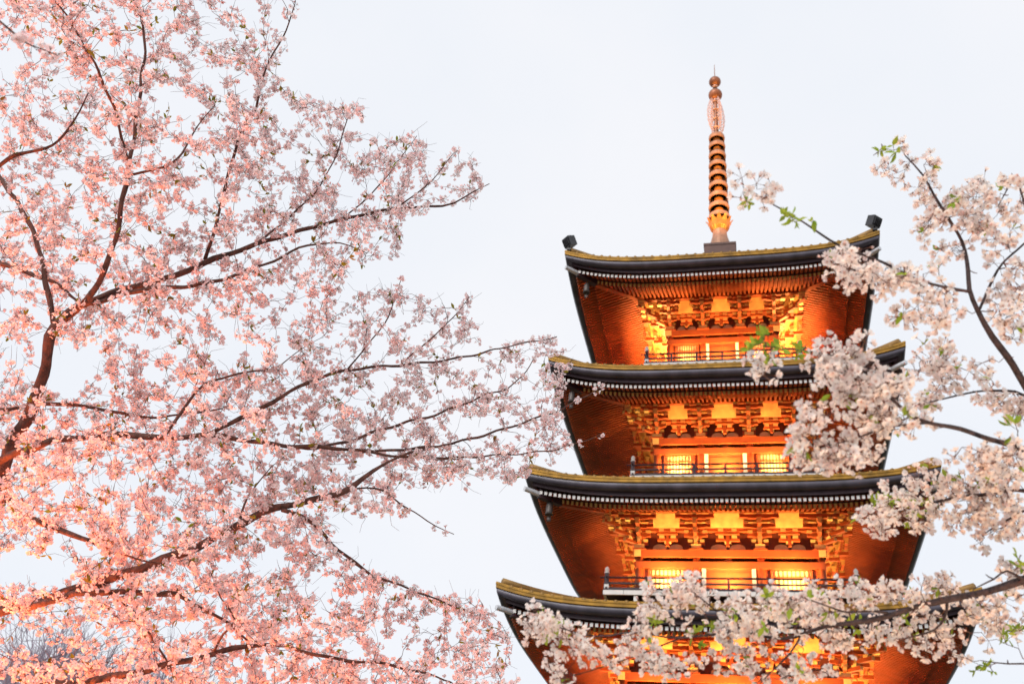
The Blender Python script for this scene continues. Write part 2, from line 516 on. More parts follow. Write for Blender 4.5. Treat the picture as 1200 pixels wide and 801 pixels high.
        for q, o_ in ((0.85, 0.16), (1.75, 0.30)):
            zq = zb + 0.15 + step * q
            for sx in (-1, 1): fs.box((sx * hw * 0.42, -o_, zq + 0.06), (0.15, 0.16, 0.09), ['ochre', 'ochre', 'ochre', 'verm', 'verm', 'verm'])
            fs.box((0, -o_ + 0.02, zq - 0.02), (hw * 1.5, 0.10, 0.07), ['ochre', 'ochre', 'verm', 'verm', 'verm', 'verm'])
        fs.box((0, -0.12, zb + 0.15 + step * 0.8), (0.1, 0.2, step * 2.4), 'verm')
        struts.append((x, fs.mesh('frog_leg_strut')))
    for k in range(4):
        a = k * math.pi / 2
        R = Matrix.Rotation(a, 3, 'Z')
        for x in (-cx, cx): link('bracket_set', sm, wall, R @ Vector((x, -b, 0)), a)
        link('bracket_set', cm, wall, R @ Vector((-b, -b, 0)), a)
        for x in (-b, -cx, cx): link('column', colm, wall, R @ Vector((x, -b, 0)), a)
        for sx in (-1, 1): link('window', wm, wall, R @ Vector((sx * (b + cx) / 2, -b - 0.015, 0)), a)
        link('door', dm, wall, R @ Vector((0, -b - 0.015, 0)), a)
        for x, fm in struts: link('frog_leg_strut', fm, wall, R @ Vector((x, -b, 0)), a)
    return wall

def make_balcony(i):
    w, z, b, bb = W[i], Z[i], B[i], (BB[i] if i < 4 else 4.6)
    zfl = z + ZFL[i] if i < 4 else 0.62
    f = MB()
    f.box((0, 0, zfl - 0.05), (2 * bb - 0.04, 2 * bb - 0.04, 0.09), 'darkwood')
    f.box((0, 0, zfl - 0.50), (2 * b + 0.8, 2 * b + 0.8, 0.6), 'darkwood')
    for k in range(4):
        f.rot(k)
        for x in np.linspace(-b, b, 5):
            f.box((x, -(b + bb) / 2 - 0.1, zfl - 0.24), (0.12, bb - b - 0.3, 0.16), ['darkwood', 'darkwood', 'white', 'darkwood', 'darkwood', 'darkwood'])
    f.T = None
    bal = f.build('balcony', pagoda)
    e = MB()
    for k in range(4):
        e.rot(k)
        n = max(8, int(2 * bb / 0.62))
        for q in range(n):
            x0 = -bb + 2 * bb * q / n
            e.box((x0 + bb / n, -bb + 0.03, zfl - 0.075), (2 * bb / n - 0.012, 0.07, 0.14), 'white')
    e.T = None
    e.build('floor_edge', bal)
    r = MB()
    y = -(bb - 0.09)
    r.tube([(-bb - 0.12, y, zfl + 0.415), (bb + 0.12, y, zfl + 0.415)], 0.032, 8, 'darkwood')
    r.box((0, y, zfl + 0.235), (2 * bb, 0.045, 0.05), 'darkwood')
    r.box((0, y, zfl + 0.06), (2 * bb, 0.07, 0.07), 'darkwood')
    npst = 6
    for q in range(1, npst):
        x = -bb + 0.09 + (2 * bb - 0.18) * q / npst
        r.box((x, y, zfl + 0.21), (0.065, 0.06, 0.40), 'darkwood')
    x = -(bb - 0.09)
    r.box((x, y, zfl + 0.27), (0.12, 0.12, 0.54), 'darkwood')
    r.box((x, y, zfl + 0.12), (0.135, 0.135, 0.13), 'white')
    r.lathe([(0.075, 0.54), (0.085, 0.57), (0.05, 0.60), (0.075, 0.66), (0.05, 0.72), (0.01, 0.76)], 12, 'white', (x, y, zfl))
    rm = r.mesh('railing')
    for k in range(4): link('railing', rm, bal, rz=k * math.pi / 2)
    # built in uplights along the foot of the wall
    lm = MB()
    lm.box((0, 0, 0.06), (0.34, 0.16, 0.11), 'black')
    lm.box((0, 0.01, 0.118), (0.30, 0.12, 0.012), 'lens')
    lmm = lm.mesh('lamp')
    for k in range(4):
        a = k * math.pi / 2
        R = Matrix.Rotation(a, 3, 'Z')
        pw = PF[i] if k in (0, 2) else PS[i]
        for x in (-0.68 * b, 0.0, 0.68 * b):
            y = -(bb - 0.30)
            o = link('lamp', lmm, bal, R @ Vector((x, y, zfl)), a)
            lamp_light(o, (0, 0.02, 0.14), (0, 0.62, 1.5), pw / 3, 0.28, 0.1)
    return bal

for i in range(5):
    make_roof(i)
    make_storey(i)
    make_balcony(i)
# stone podium under the lowest storey
pd = MB()
pd.box((0, 0, 0.20), (10.6, 10.6, 0.42), 'stone')
for k in range(4):
    pd.rot(k)
    for q in range(3): pd.box((0, -5.3 - 0.15 - 0.3 * q, 0.21 - 0.06 * q - 0.07), (2.4, 0.3, 0.28 - 0.12 * q), 'stone')
pd.T = None
pd.build('podium', pagoda)

# spire
sp = MB()
zt0 = Z[0] + 2.4
sp.box((0, 0, zt0 + 0.2), (1.5, 1.5, 1.5), 'darkcopper')
sp.box((0, 0, 26.2), (1.24, 1.24, 1.2), 'darkcopper')
sp.box((0, 0, 26.80), (1.28, 1.28, 0.10), 'darkcopper')
sp.lathe([(0.46, 26.86), (0.45, 27.0), (0.40, 27.25), (0.31, 27.60), (0.27, 27.95)], 20, 'ringband')
sp.lathe([(0.15, 27.9), (0.10, 33.4), (0.07, 35.3)], 12, 'copper')
sp.lathe([(0.022, 36.9), (0.012, 37.75)], 6, 'copper')
spire = sp.build('spire', pagoda, smooth=False)
pc = MB()
for j in range(12):
    a = 2 * math.pi * j / 12
    rows = []
    for hgt, rr, wd in ((27.85, 0.24, 0.10), (28.05, 0.36, 0.13), (28.25, 0.42, 0.12), (28.40, 0.50, 0.06), (28.46, 0.56, 0.02)):
        rows.append([(rr * math.cos(a) - q * wd * math.sin(a), rr * math.sin(a) + q * wd * math.cos(a), hgt) for q in (-1, 0, 1)])
    pc.grid(rows, 'bronze')
pc.lathe([(0.20, 27.9), (0.30, 28.1), (0.33, 28.4), (0.2, 28.5)], 16, 'bronze')
pc.build('lotus_collar', spire)
ringz = [28.62, 29.14, 29.70, 30.28, 30.87, 31.46, 32.04, 32.60, 33.10]
for j, zz in enumerate(ringz):
    rr = 0.43 - 0.012 * j
    m = MB()
    # ring band, hub, and eight little bosses between the spokes
    m.lathe([(rr - 0.06, -0.085), (rr, -0.10), (rr + 0.02, 0.0), (rr, 0.10), (rr - 0.06, 0.085), (rr - 0.06, -0.085)], 24, 'ringband', (0, 0, zz))
    hb = 0.175 - 0.005 * j
    m.lathe([(hb - 0.03, -0.285), (hb, -0.22), (hb + 0.02, -0.1), (hb + 0.02, 0.12), (hb, 0.22), (hb - 0.03, 0.285)], 18, 'bronze', (0, 0, zz))
    for q in range(8):
        a = 2 * math.pi * (q + 0.5) / 8
        ca, sa_ = math.cos(a), math.sin(a)
        m.box(((rr + hb) / 2 * ca, (rr + hb) / 2 * sa_, zz), (rr - hb, 0.05, 0.07), 'bronze', ((ca, sa_, 0), (-sa_, ca, 0), (0, 0, 1)))
    for q in range(12):
        a = 2 * math.pi * q / 12
        side = abs(math.cos(a)) > 0.99
        ca, sa_ = math.cos(a), math.sin(a)
        if side:     # hanging crescent plates between the rings
            for e in np.linspace(-1, 1, 5):
                m.box(((rr - 0.03 - 0.10 * e * e) * ca, (rr - 0.03 - 0.10 * e * e) * sa_, zz - 0.27 + 0.12 * e), (0.04, 0.09, 0.075), 'darkcopper', ((ca, sa_, 0), (-sa_, ca, 0), (0, 0, 1)))
    m.build('ring', spire)
# water flame ornament: four pierced upright fins
fl = MB()
for k in range(4):
    a = k * math.pi / 2 + 0.6
    c, s2 = math.cos(a), math.sin(a)
    for q in range(13):
        t = q / 12
        zz = 33.55 + 1.85 * t
        r0 = 0.13 + 0.04 * math.sin(9 * t)
        r1 = 0.12 + 0.33 * math.sin(math.pi * min(1, 0.18 + 0.80 * t)) ** 0.7
        pts = [(r0 + (r1 - r0) * e, zz + 0.16 * e * e + 0.05 * math.sin(6 * e + q)) for e in np.linspace(0, 1, 6)]
        fl.tube([(r * c, r * s2, h) for r, h in pts], [0.022, 0.02, 0.018, 0.016, 0.013, 0.006], 5, 'pinkmetal')
    for e in (0.45, 0.8, 1.0):
        pts = []
        for t in np.linspace(0, 1, 22):
            r1 = 0.12 + 0.33 * math.sin(math.pi * min(1, 0.18 + 0.80 * t)) ** 0.7
            r = 0.13 + (r1 - 0.12) * e * (0.94 + 0.06 * math.sin(40 * t))
            pts.append((r * c, r * s2, 33.55 + 1.85 * t + 0.16 * e * e))
        fl.tube(pts, 0.016, 5, 'pinkmetal')
for zz in (33.75, 34.3, 34.85, 35.35):
    fl.lathe([(0.12, -0.03), (0.145, 0), (0.12, 0.03)], 12, 'pinkmetal', (0, 0, zz))
fl.build('flame_ornament', spire)
def ball(r, zc, pointed):
    m = MB()
    pr = [(r * math.sin(t), -r * math.cos(t)) for t in np.linspace(0.1, math.pi - 0.15, 12)]
    if pointed: pr[-1] = (0.03, r * 1.25)
    m.lathe(pr, 20, 'copper', (0, 0, zc))
    m.lathe([(0.1, -0.05), (0.13, 0), (0.1, 0.05)], 12, 'pinkmetal', (0, 0, zc - r - 0.03))
    m.build('jewel', spire, smooth=True)
ball(0.31, 35.78, False)
ball(0.27, 36.62, True)

# dark boxed floodlights on the top roof corners, aimed at the spire
for sx in (-1, 1):
    fb = MB()
    ax = Vector((-sx, 1, 0.75)).normalized()
    yy = Vector((1, sx, 0)).normalized()
    zz = ax.cross(yy)
    c = Vector((sx * (W[0] - 0.12), -(W[0] - 0.12), Z[0] + LIFT + 0.46))
    fb.box(c, (0.31, 0.37, 0.36), ['black'] * 6, (ax, yy, zz))
    for q in range(5): fb.box(c - ax * 0.17 + yy * (q - 2) * 0.07, (0.07, 0.02, 0.26), 'black', (ax, yy, zz))
    fb.tube([c - Vector((0, 0, 0.45)), c], 0.035, 8, 'black')
    fb.box(c - Vector((0, 0, 0.36)), (0.16, 0.16, 0.05), 'black')
    o = fb.build('corner_floodlight', pagoda)
    d = bpy.data.lights.new('floodlight_beam', 'SPOT')
    d.energy = 7000; d.color = (1.0, 0.50, 0.13); d.spot_size = math.radians(38); d.spot_blend = 0.5; d.shadow_soft_size = 0.12
    lo = bpy.data.objects.new('floodlight_beam', d); COL.objects.link(lo); lo.parent = o
    lo.location = c + ax * 0.26
    lo.rotation_euler = (Vector((0, 0, 31.2)) - lo.location).to_track_quat('-Z', 'Y').to_euler()

# wind bells under the roof corners
names = ['top', 'second', 'third']
for i in range(3):
    for sx in (-1, 1):
        m = MB()
        m.lathe([(0.03, 0.0), (0.085, -0.02), (0.10, -0.10), (0.105, -0.30), (0.125, -0.40), (0.11, -0.40), (0.02, -0.1)], 16, 'bell')
        m.tube([(0, 0, 0.0), (0, 0, 0.28)], 0.012, 6, 'bell')
        m.tube([(0, 0, -0.1), (0, 0, -0.46)], 0.01, 6, 'bell')
        m.box((0, 0, -0.53), (0.12, 0.012, 0.16), 'bell')
        a = W[i] - 0.72
        o = m.build('wind_bell', None, True, (sx * a, -a, Z[i] - 0.58 + LIFT * 0.75 - 0.28))
        tag(o, 'small grey wind bell hanging under the %s corner of the %s roof from the top' % ('left' if sx < 0 else 'right', names[i]), 'wind bell', 'wind bells under the pagoda roofs')

# ------------------------------------------------------------------ trees
def at(px, py, d):
    return CAM + d * (FW + RT * (px - 600) / FPX - UP * (py - 400.5) / FPX)
def to_px(P):
    d = np.asarray(P) - CAM
    zc = d @ FW
    return np.stack([600 + FPX * (d @ RT) / zc, 400.5 - FPX * (d @ UP) / zc, zc], -1)

def catmull(P, step):
    P = np.array(P, float)
    Q = np.vstack([2 * P[0] - P[1], P, 2 * P[-1] - P[-2]])
    out = []
    for i in range(1, len(Q) - 2):
        n = max(2, int(np.linalg.norm((Q[i + 1] - Q[i])[:3]) / step))
        for t in np.linspace(0, 1, n, endpoint=False):
            a, b, c, d = Q[i - 1], Q[i], Q[i + 1], Q[i + 2]
            out.append(0.5 * (2 * b + (c - a) * t + (2 * a - 5 * b + 4 * c - d) * t * t + (3 * b - a - 3 * c + d) * t ** 3))
    out.append(Q[-2])
    return np.array(out)

def np_mesh(name, verts, quads, midx, tint, mats):
    me = bpy.data.meshes.new(name)
    nv, nq = len(verts), len(quads)
    me.vertices.add(nv); me.vertices.foreach_set('co', verts.astype(np.float32).ravel())
    me.loops.add(nq * 4); me.loops.foreach_set('vertex_index', quads.astype(np.int32).ravel())
    me.polygons.add(nq)
    me.polygons.foreach_set('loop_start', np.arange(0, nq * 4, 4, dtype=np.int32))
    for mn in mats: me.materials.append(M[mn])
    me.polygons.foreach_set('material_index', midx.astype(np.int32))
    at_ = me.attributes.new('tint', 'FLOAT', 'POINT')
    at_.data.foreach_set('value', tint.astype(np.float32))
    me.update(calc_edges=True)
    me.validate()
    return me

HI = np.array([(0.06, 0, 0), (0.42, 0.30, .07), (0.80, 0.33, .10), (1.0, 0.15, .05), (0.90, 0, .0), (1.0, -0.15, .05), (0.80, -0.33, .10), (0.42, -0.30, .07), (0.5, 0, -.02)])
HIF = [(0, 8, 2, 1), (8, 4, 3, 2), (0, 7, 6, 8), (8, 6, 5, 4)]
LO = np.array([(0.04, 0, 0), (0.62, 0.44, .07), (0.97, 0.20, .04), (0.90, 0, 0), (0.97, -0.20, .04), (0.62, -0.44, .07)])
LOF = [(0, 3, 2, 1), (0, 5, 4, 3)]

def frames(n):
    n = n / (np.linalg.norm(n, axis=1)[:, None] + 1e-9)
    ref = np.where(np.abs(n[:, 2:3]) < 0.9, np.array([[0, 0, 1.]]), np.array([[1., 0, 0]]))
    a = np.cross(n, ref); a /= np.linalg.norm(a, axis=1)[:, None]
    return a, np.cross(n, a), n

def blossom_mesh(name, base, direc, length, size, openness, tint, petal, hi, R):
    """flowers on stalks: base point, direction, stalk length, petal length, petal tilt (0 flat), tint"""
    N = len(base)
    T, TF = (HI, HIF) if hi else (LO, LOF)
    c = base + direc * length[:, None]
    ja = direc + R.normal(0, 0.35, direc.shape)
    a, b, n = frames(ja)
    V = []; F = []; MI = []; TI = []
    off = 0
    spin = R.uniform(0, 2 * np.pi, N)
    for k in range(5):
        th = spin + 2 * np.pi * k / 5 + R.normal(0, 0.08, N)
        tl = openness + R.normal(0, 0.16, N)
        sz = size * R.uniform(0.9, 1.08, N)
        er = np.cos(th)[:, None] * a + np.sin(th)[:, None] * b
        et = -np.sin(th)[:, None] * a + np.cos(th)[:, None] * b
        x = T[:, 0][None] ; y = T[:, 1][None]; zz = T[:, 2][None] + 0.18 * x * x
        ct, s_ = np.cos(tl)[:, None], np.sin(tl)[:, None]
        xr = (x * ct - zz * s_) * sz[:, None]
        zr = (x * s_ + zz * ct) * sz[:, None]
        yr = y * sz[:, None] * np.ones_like(ct)
        P = c[:, None] + er[:, None] * xr[..., None] + et[:, None] * yr[..., None] + n[:, None] * zr[..., None]
        V.append(P.reshape(-1, 3))
        f = np.array(TF)[None] + (np.arange(N) * len(T))[:, None, None] + off
        F.append(f.reshape(-1, 4)); MI.append(np.zeros(N * len(TF)))
        TI.append(np.repeat(np.clip(tint + R.normal(0, 0.06, N), 0, 1), len(T)))
        off += N * len(T)
    # centre: small raised tuft
    q = 0.16 * size[:, None]
    h = n * (0.12 * size)[:, None]
    ctr = [c + h + a * q, c + h * 2.2 + b * q * 0.3, c + h - a * q, c + h * 0.6 - b * q]
    V.append(np.stack(ctr, 1).reshape(-1, 3))
    F.append((np.arange(4)[None] + (np.arange(N) * 4)[:, None] + off)); MI.append(np.full(N, 1)); TI.append(np.repeat(tint, 4))
    off += 4 * N
    if hi:
        for k in range(6):
            th = spin + 2 * np.pi * k / 6 + 0.4
            er = np.cos(th)[:, None] * a + np.sin(th)[:, None] * b
            et = np.cross(n, er)
            tip = c + er * (0.30 * size)[:, None] + n * (0.34 * size)[:, None]
            wv = et * (0.035 * size)[:, None]
            V.append(np.stack([c - wv * .5, c + wv * .5, tip + wv, tip - wv], 1).reshape(-1, 3))
            F.append((np.arange(4)[None] + (np.arange(N) * 4)[:, None] + off)); MI.append(np.full(N, 1)); TI.append(np.repeat(tint, 4))
            off += 4 * N
    # stalk and calyx
    sa, sb_, sn = frames(direc)
    rings = [(0.0, 0.0006), (0.86, 0.0008), (0.90, 0.0022), (1.03, 0.0030)]
    for fr_, rr in rings:
        ce = base + direc * (length * fr_)[:, None]
        V.append(np.stack([ce + rr * (math.cos(t) * sa + math.sin(t) * sb_) for t in (0, 2.094, 4.189)], 1).reshape(-1, 3))
    bs = off + (np.arange(N) * 3)[:, None]
    for r_ in range(3):
        for k in range(3):
            F.append(np.concatenate([bs + r_ * 3 * N + k, bs + r_ * 3 * N + (k + 1) % 3, bs + (r_ + 1) * 3 * N + (k + 1) % 3, bs + (r_ + 1) * 3 * N + k], 1))
            MI.append(np.full(N, 2))
    TI.append(np.zeros(12 * N))
    return np_mesh(name, np.concatenate(V), np.concatenate(F), np.concatenate(MI), np.concatenate(TI), [petal, 'stamen', 'stem'])

def leaf_mesh(name, base, direc, size, tint, mt, R):
    N = len(base)
    a, b, n = frames(direc)
    th = R.uniform(0, 2 * np.pi, N)
    side = np.cos(th)[:, None] * a + np.sin(th)[:, None] * b
    nor = np.cross(n, side)
    T = [(0, 0, 0), (.14, 0, 0), (.42, .21, .06), (.75, .15, .05), (1.0, 0, -.10), (.75, -.15, .05), (.42, -.21, .06), (.45, 0, -.03), (.75, 0, -.05)]
    FF = [(1, 7, 2, 2), (7, 8, 3, 2), (8, 4, 4, 3), (1, 6, 6, 7), (7, 6, 5, 8), (8, 5, 5, 4)]
    T = np.array(T)
    # two quads a side, tip folded in
    TFq = [(0, 1, 7, 2), (7, 8, 3, 2), (0, 6, 7, 1), (7, 6, 5, 8), (8, 4, 4, 3)]
    quads = [(1, 7, 2, 0), (7, 8, 3, 2), (6, 7, 1, 0), (6, 5, 8, 7), (8, 5, 4, 3)]
    P = base[:, None] + size[:, None, None] * (n[:, None] * T[None, :, 0:1] + side[:, None] * T[None, :, 1:2] + nor[:, None] * T[None, :, 2:3])
    V = P.reshape(-1, 3)
    F = (np.array(quads)[None] + (np.arange(N) * len(T))[:, None, None]).reshape(-1, 4)
    return np_mesh(name, V, F, np.zeros(len(F)), np.repeat(tint, len(T)), [mt])

class Tree:
    """limbs traced through space, twigs grown from them towards points of the crown, flowers along the twigs"""
    def __init__(s, R, step=0.05):
        s.R = R; s.step = step
        s.pos = []; s.tan = []; s.rad = []; s.lid = []
        s.limbs = []        # list of dict(nodes, twigs)
    def limb(s, pts, rad, jit=0.006):
        """pts: 3D points with radius as fourth value"""
        q = catmull([tuple(p) + (r,) for p, r in zip(pts, rad)], s.step)
        P = q[:, :3].copy()
        n = len(P)
        ph = s.R.uniform(0, 6.28, (4, 3))
        d = np.linspace(0, n * s.step, n)[:, None]
        P += jit * (np.sin(d * 9 + ph[0]) + 0.7 * np.sin(d * 23 + ph[1]) + 0.5 * np.sin(d * 4 + ph[2])) * np.minimum(1, d / 0.3)
        r = np.maximum(q[:, 3] * (1 + 0.07 * np.sin(d[:, 0] * 31 + ph[3, 0]) + 0.07 * np.sin(d[:, 0] * 13 + ph[3, 1])), 0.0012)
        t = np.gradient(P, axis=0); t /= np.linalg.norm(t, axis=1)[:, None] + 1e-9
        k = len(s.limbs)
        s.limbs.append(dict(P=P, r=r, twigs=[], fl=[]))
        s.pos.append(P); s.tan.append(t); s.rad.append(r); s.lid.append(np.full(n, k))
        return k
    def grow(s, A, base_r=0.0011, maxlen=1.2, flags=None, allow=None):
        """twigs towards the crown points A, nearest first; returns for each the nodes"""
        pos = np.concatenate(s.pos); tan = np.concatenate(s.tan); lid = np.concatenate(s.lid); rad = np.concatenate(s.rad)
        n0 = len(pos)
        cap = n0 + len(A) * 30
        Pb = np.zeros((cap, 3)); Tb = np.zeros((cap, 3)); Lb = np.zeros(cap, int); Rb = np.zeros(cap)
        Pb[:n0] = pos; Tb[:n0] = tan; Lb[:n0] = lid; Rb[:n0] = rad
        n = n0
        d0 = np.array([np.min(((pos - a) ** 2).sum(1)) for a in A])
        order = np.argsort(d0)
        for ai in order:
            a = A[ai]
            v = a - Pb[:n]
            d = np.sqrt((v * v).sum(1)) + 1e-6
            cs = (v * Tb[:n]).sum(1) / d
            cost = d * (1.35 - 0.55 * cs) + 0.03
            j = int(np.argmin(cost))
            L_ = d[j]
            if L_ > maxlen or L_ < 0.02: continue
            dirn = v[j] / L_
            t0 = Tb[j] * 0.6 + dirn * 0.7 + s.R.normal(0, 0.18, 3)
            t0 /= np.linalg.norm(t0)
            m = max(3, int(L_ / s.step) + 1)
            tt = np.linspace(0, 1, m + 1)[:, None]
            up = np.array([0, 0, 0.10 * L_])
            p1 = Pb[j] + t0 * L_ * 0.5 + s.R.normal(0, 0.05 * L_, 3) - up * 0.3
            Q = (1 - tt) ** 2 * Pb[j] + 2 * tt * (1 - tt) * p1 + tt * tt * a
            Q[1:-1] += s.R.normal(0, 0.006, (m - 1, 3))
            r0 = min(Rb[j] * 0.75, base_r * (1.2 + 2.3 * L_))
            r = np.linspace(r0, base_r, m + 1)
            l = Lb[j]
            s.limbs[l]['twigs'].append((Q, r, None if flags is None else flags[ai]))
            tn = np.gradient(Q, axis=0); tn /= np.linalg.norm(tn, axis=1)[:, None] + 1e-9
            Pb[n:n + m] = Q[1:]; Tb[n:n + m] = tn[1:]; Lb[n:n + m] = l; Rb[n:n + m] = r[1:]
            n += m

def limb_mesh(L, mt, tw):
    m = MB()
    r = L['r']
    nside = 10 if r.max() > 0.02 else 6
    m.tube(L['P'], r, nside, mt)
    for Q, rr, fl in L['twigs']:
        m.tube(Q, rr, 4, tw, cap=False)
    return m

